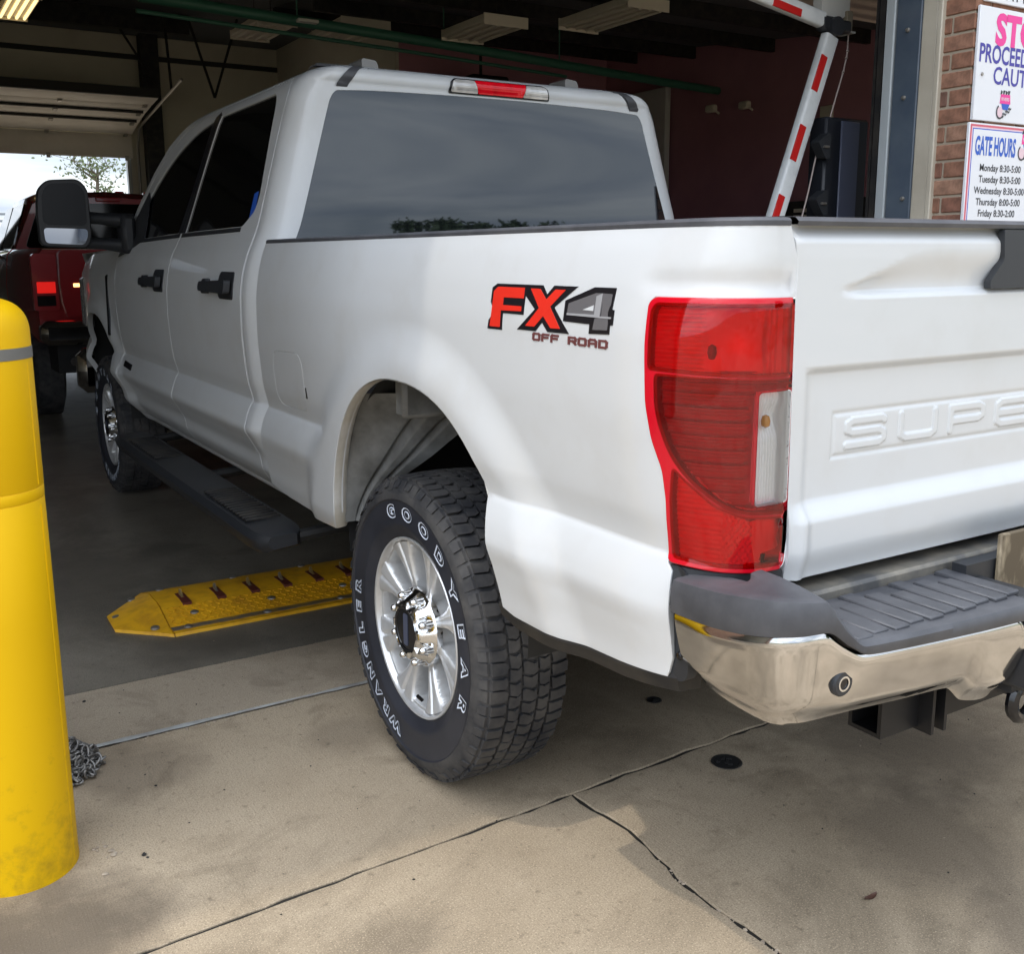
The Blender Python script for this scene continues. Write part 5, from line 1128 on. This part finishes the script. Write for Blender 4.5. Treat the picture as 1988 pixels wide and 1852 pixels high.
# ------------------------------------------------------------------ far roller door, rolled up on its tracks
OD = thing('overhead_door', 'raised cream sectional door over the far exit of the garage', 'overhead door', (-.2, 15.9, 3.0))
dy, dz = -2.0, .32; L_ = math.hypot(dy, dz)
def sec(y0, z0, y1, z1, name='panel'):
    d = np.array([y1-y0, z1-z0]); l = np.linalg.norm(d); d /= l; nn = np.array([d[1], -d[0]]); nn = nn if nn[1] < 0 or (abs(nn[1]) < .3 and nn[0] < 0) else -nn
    m_ = MB()
    def P(x, t, h): return (x, y0+d[0]*t*l+nn[0]*h, z0+d[1]*t*l+nn[1]*h)
    sec_ = [(0.01, 0), (0.01, .012), (.06, .022), (.94, .022), (.99, .012), (.99, 0)]
    for x in (-1.40, 1.80): m_.v.append(np.array([P(x, t, h) for t, h in sec_])); m_.n += 6
    m_.f = [(i, i+1, 7+i, 6+i) for i in range(5)]+[(0, 6, 11, 5)]; m_.sm = [False]*6
    p = m_.build(name, M['door_panel'], OD)
    st = MB()
    for a, b in ((.30, .36),): 
        v = [P(x, t, h) for x in (-1.36, 1.74) for t, h in ((a, .023), (a, .06), (b, .06), (b, .023))]; st.add(v, [(0, 1, 5, 4), (1, 2, 6, 5), (2, 3, 7, 6)])
    hg = MB()
    for x in (-1.1, .5, 1.70):
        v = [P(xx, t, h) for xx in (x-.03, x+.03) for t, h in ((-.10, .026), (-.10, .05), (.10, .05), (.10, .026))]; hg.add(v, [(0, 1, 5, 4), (1, 2, 6, 5), (2, 3, 7, 6), (0, 3, 2, 1), (4, 5, 6, 7)])
    hg.build('hinge', M['steel'], p)
    return p, st
sec(15.93, 3.02, 15.93, 3.40)
pts = [(15.90, 3.42), (15.35, 3.545), (14.85, 3.635), (14.38, 3.70), (13.92, 3.75)]
for i in range(4):
    p_, st = sec(*pts[i], *pts[i+1])
    if i in (1, 2): st.build('strut', M['door_dark'], p_)
box('door_lip', (-1.40, 13.86, 3.73), (1.80, 13.92, 3.86), M['door_dark'], OD)
m_ = MB(); m_.tube([(1.90, 15.97, 2.2), (1.90, 15.95, 3.2), (1.90, 15.75, 3.5), (1.90, 15.2, 3.58), (1.92, 13.0, 3.88)], .022, 8); m_.tube([(-1.46, 15.97, 0), (-1.46, 15.95, 3.2), (-1.46, 15.2, 3.58), (-1.46, 13.0, 3.88)], .022, 8); m_.build('door_track', M['steel'], OD)
m_ = MB()
for a, b in (((1.92, 13.6, 3.8), (1.9, 13.7, 4.9)), ((2.55, 13.6, 3.75), (2.30, 13.9, 4.9)), ((2.55, 13.6, 3.75), (2.95, 13.6, 4.9)), ((1.4, 14.6, 4.9), (2.2, 15.7, 4.2))): m_.tube([a, b], .020, 6)
m_.build('track_hanger', M['dark_metal'], OD)
bb('exit_jamb', (1.72, 15.98, 0), (1.78, 16.10, 3.3), M['trim_light'])
# front roller door stored under the ceiling
FD = thing('overhead_door', 'brown ribbed underside of a door parked overhead above the barrier arm', 'overhead door', (3.5, 1.4, 2.78))
for k in range(3): box('panel', (2.36, .62+k*.48, 2.76+k*.004), (5.0, .62+k*.48+.47, 2.80+k*.004), M['door_under'], FD)
# ------------------------------------------------------------------ barrier gate
BG = thing('barrier_gate', 'black barrier gate cabinet with folded red and white striped arm', 'barrier gate', (1.72, .98, 0))
m_ = MB(); m_.box((1.575, .93, 0), (1.86, 1.03, 2.0), .010); CBN = m_.build('cabinet', M['cab_dark'], BG)
box('cabinet_cover', (1.665, .918, .3), (1.785, .929, 1.985), M['cab_strip'], CBN, .004)
def arm(p0, p1, name, stripes, hw=.034, hd=.020):
    p0, p1 = Vector(p0), Vector(p1); d = p1-p0; l = d.length; d.normalize(); b = Vector((0, 1, 0)); b = (b-d*b.dot(d)).normalized(); a = d.cross(b)
    mt = Matrix((( *[a.x, b.x, d.x], p0.x), (*[a.y, b.y, d.y], p0.y), (*[a.z, b.z, d.z], p0.z), (0, 0, 0, 1)))
    q = rnd([(-hw, -hd), (hw, -hd), (hw, hd), (-hw, hd)], .016, 5); n = len(q); m_ = MB()
    v = [list(mt @ Vector((x, y, z))) for z in (0, l) for x, y in q]; m_.add(v, [(i, (i+1) % n, n+(i+1) % n, n+i) for i in range(n)], True); m_.add(v[:n], [list(range(n))]); m_.add(v[n:], [list(range(n))])
    A = m_.build(name, M['arm_white'], BG)
    for s0, s1 in stripes:
        st = MB(); st.box((.000 if hw > .03 else -.02, -hd-.0025, s0), (hw*.93, -hd+.004, s1), .001, mt); st.build('stripe', M['arm_red'], A)
    return A
lo0 = Vector((1.10, .95, 1.02)); hi0 = Vector((1.592, .95, 2.338))
Ld = (hi0-lo0).length
def s_at(z): return (z-lo0.z)/(hi0.z-lo0.z)*Ld
arm(lo0, hi0, 'lower_arm', [(s_at(a), s_at(b)) for a, b in ((2.095, 2.245), (1.795, 1.945), (1.515-.02, 1.645), (1.20, 1.35))], .040, .024)
arm((1.592-.055, .95, 2.402), (.30, .95, 2.60), 'upper_arm', [(.15, .32), (.55, .72), (.95, 1.12)], .034, .022)
m_ = MB(); m_.lathe([(0, -.04), (.040, -.04), (.042, .03), (0, .03)], 'y', (1.60, .95, 2.378), 20); m_.box((1.52, .925, 2.358), (1.60, .975, 2.42), .01); m_.box((1.60, .92, 2.36), (1.70, .99, 2.41), .008); m_.build('arm_knuckle', M['plastic'], BG)
kn = MB(); kn.prism([(1.555, 2.40), (1.60, 2.385), (1.71, 2.44), (1.735, 2.46), (1.735, 2.60), (1.555, 2.60)], lambda u, w, d: np.array([u, .97+d, w]), 0, .05); KN = kn.build('knuckle_bracket', M['box_white'], BG)
box('bracket_side', (1.705, .955, 2.375), (1.742, 1.02, 2.462), M['box_brown'], KN, .003); box('bracket_side', (1.695, .94, 2.366), (1.745, 1.02, 2.374), M['box_white'], KN)
m_ = MB(); cp = [(1.722, .96, 2.37), (1.71, .95, 2.29), (1.705, .95, 2.26), (1.69, .95, 2.20), (1.62, .95, 2.0), (1.56, .96, 1.86), (1.50, .95, 1.66), (1.46, .95, 1.53), (1.40, .95, 1.35)]
m_.tube(cp, .0035, 6); 
for c in cp[1:4]: m_.lathe([(0, -.008), (.008, 0), (0, .008)], 'z', c, 8)
m_.build('pull_cord', M['cord'], BG)
for z in (1.865, 1.62):
    m_ = MB(); m_.prism(rnd([(1.50, z+.02), (1.56, z+.06), (1.578, z+.06), (1.578, z-.05), (1.55, z-.05), (1.52, z-.01)], .01), lambda u, w, d: np.array([u, .9+d, w]), 0, .05); S_ = m_.build('arm_support', M['plastic'], BG); MB().tube([(1.53, .895, z-.0), (1.56, .895, z)], .006, 6).build('support_pin', M['steel'], S_)
# ------------------------------------------------------------------ signs on the brick front
def sign_text(parent, body, x, z, h, m, y, wd=None, align='LEFT', off=.0, shear=0., name='lettering'):
    v, f = text_geo(body, 1., offset=off, align=align, shear=shear); 
    capv, _ = text_geo('H', 1.); ch = capv[:, 1].max()-capv[:, 1].min()
    k = h/ch; w_ = (v[:, 0].max()-v[:, 0].min())*k; kx = k if wd is None else wd/(v[:, 0].max()-v[:, 0].min())
    P = np.stack([x+v[:, 0]*kx, np.full(len(v), y), z+v[:, 1]*k], 1); m_ = MB(); m_.add(P, f); return m_.build(name, m, parent, normals=False)
SY = .186
def sign(name, label, x0, x1, z0, z1, m=None):
    t = thing(name, label, 'sign', (x0, SY+.012, z0)); b = box('board', (x0, SY, z0), (x1, SY+.012, z1), m or M['sign_white'], t, .0015); return t, b
S1, b1 = sign('sign', 'white sign with pink STOP and blue PROCEED WITH CAUTION lettering on brick', 1.548, 2.15, 1.903, 2.318)
f_ = SY-.0008
sign_text(b1, 'STOP', 1.652, 2.190, .104, M['pink'], f_, .36, off=.045)
sign_text(b1, 'PROCEED WITH', 1.558, 2.118, .064, M['navy'], f_, .52, off=.022); sign_text(b1, 'CAUTION', 1.655, 2.043, .062, M['navy'], f_, .36, off=.016)
def logo(par, x, z, k, y):
    P = lambda q: [(x+a*k, z+b*k) for a, b in q]; mp_ = lambda u, w, d: np.array([u, y-d, w])
    MB().prism(P([(.12, .62), (.86, .62), (.80, 1.0), (.16, 1.0)]), mp_, 0, .0006).build('emblem_shield', M['pink'], par)
    MB().prism(P([(.34, .38), (.70, .38), (.80, .62), (.24, .62)]), mp_, .0002, .0008).build('emblem_shield', M['blue'], par)
    MB().prism(P(rnd([(0, .05), (.30, .05), (.36, .40), (.12, .50), (-.02, .40)], .1)), mp_, .0004, .0010).build('emblem_disc', M['sign_pale'], par)
    t_ = np.linspace(R(120), R(330), 20); cx, cz = .17, .28
    MB().prism(P([(cx+.26*math.cos(a), cz+.30*math.sin(a)) for a in t_]+[(cx+.20*math.cos(a), cz+.23*math.sin(a)) for a in t_[::-1]]), mp_, .0006, .0012).build('emblem_swoosh', M['ink'], par)
    ck = MB()
    for r_ in range(3):
        for c_ in range(6):
            if (r_+c_) % 2 == 0: a0 = .34+c_*.10; b0 = .02+r_*.07+c_*.055; ck.prism(P([(a0, b0), (a0+.095, b0+.05), (a0+.10, b0+.12), (a0+.005, b0+.07)]), mp_, .0006, .0012)
    for c_ in range(4): ck.prism(P([(.12+c_*.18, 1.0), (.20+c_*.18, 1.0), (.26+c_*.18, 1.10+.06*(c_ % 2)), (.16+c_*.16, 1.16)]), mp_, .0004, .001)
    ck.build('emblem_flag', M['ink'], par)
    sign_text(par, 'RIVERS', x+.20*k, z+.74*k, .13*k, M['sign_white'], y-.0010, .54*k, off=.01)
logo(b1, 1.700, 1.916, .092, f_)
MB().lathe([(0, -.006), (.006, -.004), (.007, 0)], 'y', (1.585, SY-.0005, 2.072), 10).build('screw', M['steel'], S1)
S2, b2_ = sign('sign', 'white GATE HOURS sign with pink and blue border and opening times', 1.535, 2.10, 1.38, 1.893)
MB().box((1.541, f_, 1.386), (2.094, SY+.001, 1.887)).build('border', M['sign_red'], b2_); MB().box((1.549, f_-.0004, 1.394), (2.086, SY+.0006, 1.879)).build('border', M['sign_pale'], b2_); MB().box((1.555, f_-.0008, 1.400), (2.080, SY+.0002, 1.873)).build('border', M['blue'], b2_); MB().box((1.559, f_-.0012, 1.404), (2.076, SY, 1.869)).build('face', M['sign_white'], b2_)
f2 = f_-.002
sign_text(b2_, 'GATE HOURS', 1.574, 1.776, .066, M['blue'], f2, .262, off=.03)
logo(b2_, 1.862, 1.765, .10, f2+.0008)
for k, (x, s_) in enumerate(((1.612, 'Monday 8:30-5:00'), (1.612, 'Tuesday 8:30-5:00'), (1.588, 'Wednesday 8:30-5:00'), (1.604, 'Thursday 8:00-5:00'), (1.622, 'Friday 8:30-2:00'), (1.618, 'Saturday- Closed'))): sign_text(b2_, s_, x, 1.715-k*.0435, .0255, M['ink'], f2, None, off=.018)
S3, b3 = sign('sign', 'white sign above the pink STOP sign with grey capitals', 1.575, 2.16, 2.336, 2.70)
sign_text(b3, 'ATTENTION', 1.70, 2.352, .05, M['ink'], f_, .40, off=.008)

# ------------------------------------------------------------------ bollard
bc = (-1.953, .092)
BO = thing('bollard', 'yellow plastic covered safety bollard with one grey band', 'bollard', (*bc, 0))
rb = .1245; prof = [(rb+.001, 0), (rb, .03), (rb, .60), (rb-.0012, .879), (rb-.0028, .8815), (rb-.0012, .884), (rb-.0005, .905), (rb-.0022, .9075), (rb-.0005, .910), (rb, 1.19)]
prof += [(rb, 1.243)]+[(rb*math.cos(a)**.55, 1.243+.076*math.sin(a)**.9) for a in np.linspace(.12, math.pi/2-.01, 12)]+[(0, 1.3195)]
MB().lathe(prof, 'z', (*bc, 0), 72).build('sleeve', M['yellow'], BO)
MB().lathe([(rb-.002, 1.188), (rb+.0014, 1.189), (rb+.0014, 1.213), (rb-.002, 1.214)], 'z', (*bc, 0), 72).build('reflective_band', M['reflect_tape'], BO)
sm = MB()
for an in (-30, 62): 
    a = R(an); sm.tube([(bc[0]+(rb-.001)*math.cos(a), bc[1]+(rb-.001)*math.sin(a), z) for z in (0.0, .4, .87)], .0022, 6); sm.tube([(bc[0]+(rb-.001)*math.cos(a-.02), bc[1]+(rb-.001)*math.sin(a-.02), z) for z in (.915, 1.18)], .002, 6)
sm.build('mould_seam', M['yellow'], BO)
# chain heap behind it
CH = thing('chain', 'heap of dark steel chain on the concrete behind the yellow bollard', 'chain', (-1.785, .535, 0))
lm = MB(); lm.tube([(.018*math.cos(t)*(1 if abs(math.cos(t)) > .5 else 1), .0095*math.sin(t), 0) for t in np.linspace(0, 2*math.pi, 15)], .0032, 6, caps=False)
lme = bpy.data.meshes.new('chain_link'); lme.from_pydata(np.concatenate(lm.v).tolist(), [], lm.f); lme.materials.append(M['steel']); lme.polygons.foreach_set('use_smooth', [True]*len(lme.polygons))
mb_ = mat('chain_steel', (.11, .105, .10), .5, .6); noise_col(mb_, (.07, .065, .06), (.42, .41, .39), 40, 3); lme.materials[0] = mb_
for i in range(190):
    a = rg2.random()*6.28; r = .112*math.sqrt(rg2.random()); hgt = max(0.004, .085*(1-(r/.125)**1.3)*rg2.random()+.004)
    o = bpy.data.objects.new('chain_link', lme); COL.objects.link(o); o.parent = CH; o.location = (r*math.cos(a)*.72, r*math.sin(a)*1.1, hgt); o.rotation_euler = (rg2.gauss(0, .7), rg2.gauss(0, .5), rg2.random()*6.28)
# ------------------------------------------------------------------ traffic spikes
SP = thing('traffic_spikes', 'yellow steel tyre spike strip bolted to the floor under the truck', 'spike strip', (-.3, 1.67, 0))
yp = [1.392, 1.400, 1.455, 1.468, 1.625, 1.665, 1.80, 1.94, 1.965, 1.97]; zp = [0, .010, .012, .014, .052, .056, .052, .018, .010, 0]
for x0, x1 in ((-1.278, -.262), (-.258, .758), (.762, 1.40)):
    m_ = MB()
    for x in (x0, x1): m_.v.append(np.array([(x, y, z) for y, z in zip(yp, zp)])); m_.n += 10
    m_.f = [(i, i+1, 11+i, 10+i) for i in range(9)]+[list(range(10)), list(range(10, 20))]; m_.sm = [False]*11
    pl = m_.build('spike_plate', M['spike_yellow'], SP)
    box('wear_strip', (x0, 1.425, .0125), (x1, 1.462, .0145), M['spike_grey'], pl)
    x = x0+.10
    while x < x1-.03:
        hv = MB(); hv.box((x-.017, 1.60, .044), (x+.017, 1.735, .0575)); hv.build('spike_slot', M['rust_red'], pl)
        sk = MB(); sk.prism([(1.61, .05), (1.72, .052), (1.715, .080), (1.69, .060)], lambda u, w, d: np.array([x-.005+d, u, w]), 0, .01); sk.build('spike', M['spike_grey'], pl)
        x += .1385
    for xx in np.arange(x0+.06, x1, .31):
        for y, z in ((1.442, .014), (1.54, .032), (1.90, .030)): MB().lathe([(.017, -.002), (.016, .004), (.009, .0075), (0, .008)], 'z', (xx+(.05 if y == 1.54 else 0), y, z), 12).build('bolt', M['steel'], pl)
    # chequer treads
    tr_ = MB()
    for i, xx in enumerate(np.arange(x0+.02, x1-.02, .024)):
        for j, y in enumerate(np.arange(1.485, 1.60, .022)):
            z = np.interp(y, yp, zp); s_ = 1 if (i+j) % 2 else -1; c = Vector((xx, y, z+.0012)); mt = Matrix.Translation(c) @ Euler((R(13.5), 0, s_*R(45))).to_matrix().to_4x4()
            tr_.box((-.009, -.0022, -.002), (.009, .0022, .0016), 0., mt)
    tr_.build('tread_bars', M['spike_yellow'], pl, normals=False); bpy.data.objects
m_ = MB(); m_.add([(-1.282, y, z) for y, z in zip(yp, zp)]+[(-1.46, 1.565, 0), (-1.462, 1.575, .010), (-1.458, 1.74, .010), (-1.456, 1.75, 0)],
    [(0, 1, 11, 10), (1, 2, 3, 11), (3, 4, 11), (4, 5, 11), (5, 6, 12, 11), (6, 7, 12), (7, 8, 12), (8, 9, 13, 12), (10, 11, 12, 13), list(range(10))]); ER = m_.build('end_ramp', M['spike_yellow'], SP)
for x, y, z in ((-1.43, 1.70, .013), (-1.33, 1.49, .016), (-1.34, 1.86, .022)): MB().lathe([(.017, -.004), (.016, .004), (.009, .0075), (0, .008)], 'z', (x, y, z), 12).build('bolt', M['steel'], ER)

# ------------------------------------------------------------------ red pickup ahead
RT = thing('pickup_truck', 'dark red pickup truck with glowing tail lamps stopped ahead inside the garage', 'pickup truck', (0, 8.0, 0))
ry = 6.78
def rbody(secs, name, m, capends=True):
    m_ = MB(); n = len(secs[0]); m_.v = [np.array(s_, float) for s_ in secs]; m_.n = n*len(secs)
    m_.f = [(k*n+i, k*n+(i+1) % n, (k+1)*n+(i+1) % n, (k+1)*n+i) for k in range(len(secs)-1) for i in range(n)]
    if capends: m_.f += [list(range(n)), list(range(n*(len(secs)-1), n*len(secs)))]
    m_.sm = [False]*len(m_.f); o = m_.build(name, m, RT)
    return o
def rs(y, hw, z0, z1, k=.05, zmid=1.15, out=.025):
    h = [(-hw+.04, z0), (-hw-out+.01, z0+.12), (-hw-out, zmid), (-hw+.005, z1-k), (-hw+k, z1)]; return [(x, y, z) for x, z in h]+[(-x, y, z) for x, z in h[::-1]]
RBD = rbody([rs(ry+.04, .955, .74, 1.47), rs(ry+.10, .965, .70, 1.48), rs(8.72, .975, .66, 1.48)], 'bed', M['red_paint'])
rbody([rs(8.76, .975, .62, 1.49), rs(11.0, .975, .60, 1.47), rs(11.3, .97, .6, 1.43), rs(12.4, .93, .66, 1.36)], 'cab_body', M['red_paint'])
def gh(y, hb, ht, z0, z1): h = [(-hb, z0), (-ht, z1-.05), (-ht+.10, z1), (0, z1+.03)]; return [(x, y, z) for x, z in h]+[(-x, y, z) for x, z in h[-2::-1]]
RG = rbody([gh(8.78, .90, .70, 1.46, 1.97), gh(8.90, .90, .72, 1.46, 2.03), gh(10.2, .90, .70, 1.46, 2.05), gh(11.3, .90, .80, 1.40, 1.48)], 'cab_roof', M['red_paint'])
MB().prism(rnd([(-.80, 1.50), (.80, 1.50), (.64, 1.935), (-.64, 1.935)], .05), lambda u, w, d: np.array([u, 8.80-d-.08*(1.93-w)*0, w]), 0, .035).build('rear_window', M['tint2'], RT)
for sg in (-1, 1):
    for y0, y1, t0, t1 in ((8.95, 9.85, 8.98, 9.80), (9.93, 11.0, 9.90, 10.45)):
        q = [(y0, 1.50), (y1, 1.50), (t1, 1.93), (t0, 1.93)]; MB().prism(rnd(q, .04), lambda u, w, d: np.array([sg*(.90-.185*(w-1.46)/.52*.95+d), u, w]), -.01, .012).build('side_window', mat('sky_glass', (.02, .02, .022), .03) if False else M['tint'], RT)
    box('window_trim', (sg*.955-.02, 8.95, 1.475), (sg*.955+.02, 11.0, 1.497), M['chrome2'], RT, .004)
    # tail lamps
    xl = sg*.91; TL = MB().prism(rnd([(-.095, .98), (.095, .98), (.095, 1.43), (-.07, 1.44), (-.095, 1.41)], .02), lambda u, w, d: np.array([xl+u*sg*-1, ry+.03-d, w]), -.06, .02).build('tail_lamp', M['lamp_housing'], RT)
    box('lamp_glow', (xl-.065, ry+.004, 1.12), (xl+.075, ry+.012, 1.21), M['tail_glow'], TL, .003); box('lamp_dark', (xl-.07, ry+.004, 1.015), (xl+.07, ry+.012, 1.10), M['gloss_black'], TL, .003)
RTG = rbody([rs(ry, .80, .92, 1.465, .03, 1.2, .0), rs(ry+.06, .80, .92, 1.47, .03, 1.2, .0)], 'tailgate', M['red_paint'])
box('tailgate_reflection', (-.70, ry-.006, 1.165), (-.53, ry+.004, 1.195), M['refl_glow'], RTG, .003)  # glowing bar imitates a lamp's reflection in the tailgate paint
b3_ = MB(); b3_.box((-.99, ry-.16, .70), (.99, ry+.05, .90), .05); b3_.build('rear_bumper', M['chrome'], RT)
m_ = MB(); m_.box((-.12, 8.76, 1.955), (.12, 8.83, 2.0), .01); m_.build('brake_lamp', M['lamp_housing'], RT)
for x in (-.25, .12, .40): MB().box((x, 9.0, 2.035), (x+.09, 9.08, 2.075), .012).build('roof_marker', M['red_rim'], RT)
for sg in (-1, 1):
    for y in (7.75, 11.5):
        w_ = MB(); w_.lathe([(.22, .0), (.24, -.01), (.36, -.012), (.40, .02), (.40, .22), (.3, .25)], 'x', (0, 0, 0), 40); v = np.concatenate(w_.v); v[:, 0] *= -sg; v[:, 0] += sg*.97; w2 = MB().add(v+np.array([0, y, .40]), w_.f, True).build('wheel', M['rubber'], RT)
        r_ = MB(); r_.lathe([(.22, 0), (.12, .03), (0, .03)], 'x', (0, 0, 0), 24); v = np.concatenate(r_.v); v[:, 0] *= -sg; v[:, 0] += sg*.965; MB().add(v+np.array([0, y, .40]), r_.f, True).build('rim', M['alloy'], w2)
    mm_ = MB(); mm_.box((sg*1.20-.10, 10.75, 1.42), (sg*1.20+.10, 10.85, 1.68), .03); mm_.tube([(sg*.93, 10.8, 1.50), (sg*1.15, 10.8, 1.50)], .03, 8); mm_.build('side_mirror', M['plastic'], RT)
MB().tube([(-.75, ry+.1, .58), (-.75, ry-.09, .56)], .035, 12).build('exhaust', M['chrome2'], RT); box('underbody', (-.85, ry+.1, .45), (.85, 12.2, .72), M['dark'], RT)

# ------------------------------------------------------------------ vegetation
def tree(name, label, x, y, h, cr_, leaves, ls, m, seed, group=None, trunk=.16, low=.25, sparse=False, base=-.06):
    rg3 = random.Random(seed); t = thing(name, label, 'tree', (x, y, base), group); m_ = MB(); tips = []
    m_.tube([(x, y, base), (x+rg3.gauss(0, .1), y, base+h*.35), (x+rg3.gauss(0, .2), y+.1, base+h*.75)], [trunk, trunk*.75, trunk*.25], 8)
    for i in range(14):
        z0 = base+h*rg3.uniform(low, .72); a = rg3.random()*6.28; L = cr_*rg3.uniform(.55, 1.0)*(1.15-.5*(z0/h)); q = Vector((x, y, z0)); pts_ = [q]
        for k in range(3): q = q+Vector((math.cos(a)*L/3, math.sin(a)*L/3, L*rg3.uniform(.12, .34))); a += rg3.gauss(0, .35); pts_.append(q)
        m_.tube(pts_, [trunk*.35, trunk*.25, trunk*.14, trunk*.05], 5, caps=False); tips += pts_[1:]
        if sparse:
            for k in range(3): b = pts_[rg3.randint(1, 3)]; e = b+Vector((rg3.gauss(0, .35), rg3.gauss(0, .35), rg3.uniform(.2, .7))); m_.tube([b, e], [trunk*.09, trunk*.03], 4, caps=False); tips.append(e)
    tips.append(Vector((x, y, base+h*.85)))
    m_.build('trunk', M['bark'], t, normals=False)
    n = leaves; rs_ = np.random.default_rng(seed); c = np.array([tips[i][:] for i in rs_.integers(0, len(tips), n)]); c += rs_.normal(0, 1, (n, 3))*np.array([1, 1, .75])*(cr_*.19 if not sparse else .16)
    a = rs_.normal(0, 1, (n, 3)); a /= np.linalg.norm(a, axis=1)[:, None]; b = np.cross(a, rs_.normal(0, 1, (n, 3))); b /= np.linalg.norm(b, axis=1)[:, None]; s_ = ls*rs_.uniform(.6, 1.3, (n, 1))
    v = np.stack([c-a*s_, c+b*s_*.5, c+a*s_, c-b*s_*.5], 1).reshape(-1, 3); cw = raw('crown', v, [(4*i, 4*i+1, 4*i+2, 4*i+3) for i in range(n)], m, t)
    return t
tree('tree', 'thin sparse young tree seen through the far exit of the garage', 3.75, 30., 5.4, .9, 2200, .06, M['leaf_pale'], 11, trunk=.13, low=.2, sparse=True)
for i, (x, y, h, s_) in enumerate(((-1.6, 52, 3.0, 1), (.8, 58, 2.6, 2), (-4.5, 60, 3.4, 3))):
    t = thing('shrub', ['green shrub outside nearest the left picture edge, beyond the red truck', 'green shrub beyond the far exit, hidden mostly by the red truck cab', 'larger green shrub far outside the exit at the left'][i], 'shrub', (x, y, -.06), 'shrubs beyond the far exit')
    rs_ = np.random.default_rng(s_); n = 900; c = rs_.normal(0, 1, (n, 3)); c /= np.linalg.norm(c, axis=1)[:, None]; c *= rs_.random((n, 1))**.4*np.array([h*.8, h*.8, h*.5]); c += np.array([x, y, h*.42]); a = rs_.normal(0, 1, (n, 3))*.16; b = rs_.normal(0, 1, (n, 3))*.10
    raw('foliage', np.stack([c-a, c+b, c+a, c-b], 1).reshape(-1, 3), [(4*i_, 4*i_+1, 4*i_+2, 4*i_+3) for i_ in range(n)], M['leaf'], t)
    MB().tube([(x, y, -.06), (x, y, h*.4)], .08, 6).build('stem', M['bark'], t)
FE = thing('fence', 'grey rail fence beyond the far exit at the left edge', 'fence', (-2, 40, -.06))
for z in (2.75, 3.0): box('rail', (-14, 39.97, z-.04), (3.5, 40.03, z+.04), M['fence'], FE)
for x in np.arange(-13.5, 3.5, 2.4): box('post', (x-.05, 39.95, -.06), (x+.05, 40.05, 3.1), M['fence'], FE)
for i, (x, y, h, cr_) in enumerate(((29.8, -60, 12.6, 2.8), (32.6, -60, 13.0, 2.8), (35.6, -60, 12.4, 2.4), (38.4, -60, 12.8, 2.6), (41.6, -60, 12.6, 2.6), (44.6, -60, 11.6, 2.4))):
    tree('tree', 'leafy trees across the yard behind the viewer, mirrored in the rear window', x, y, h, cr_, 9000, .34, M['leaf'], 20+i, 'trees behind the viewer', trunk=.25, low=.15)
bpy.context.view_layer.update()
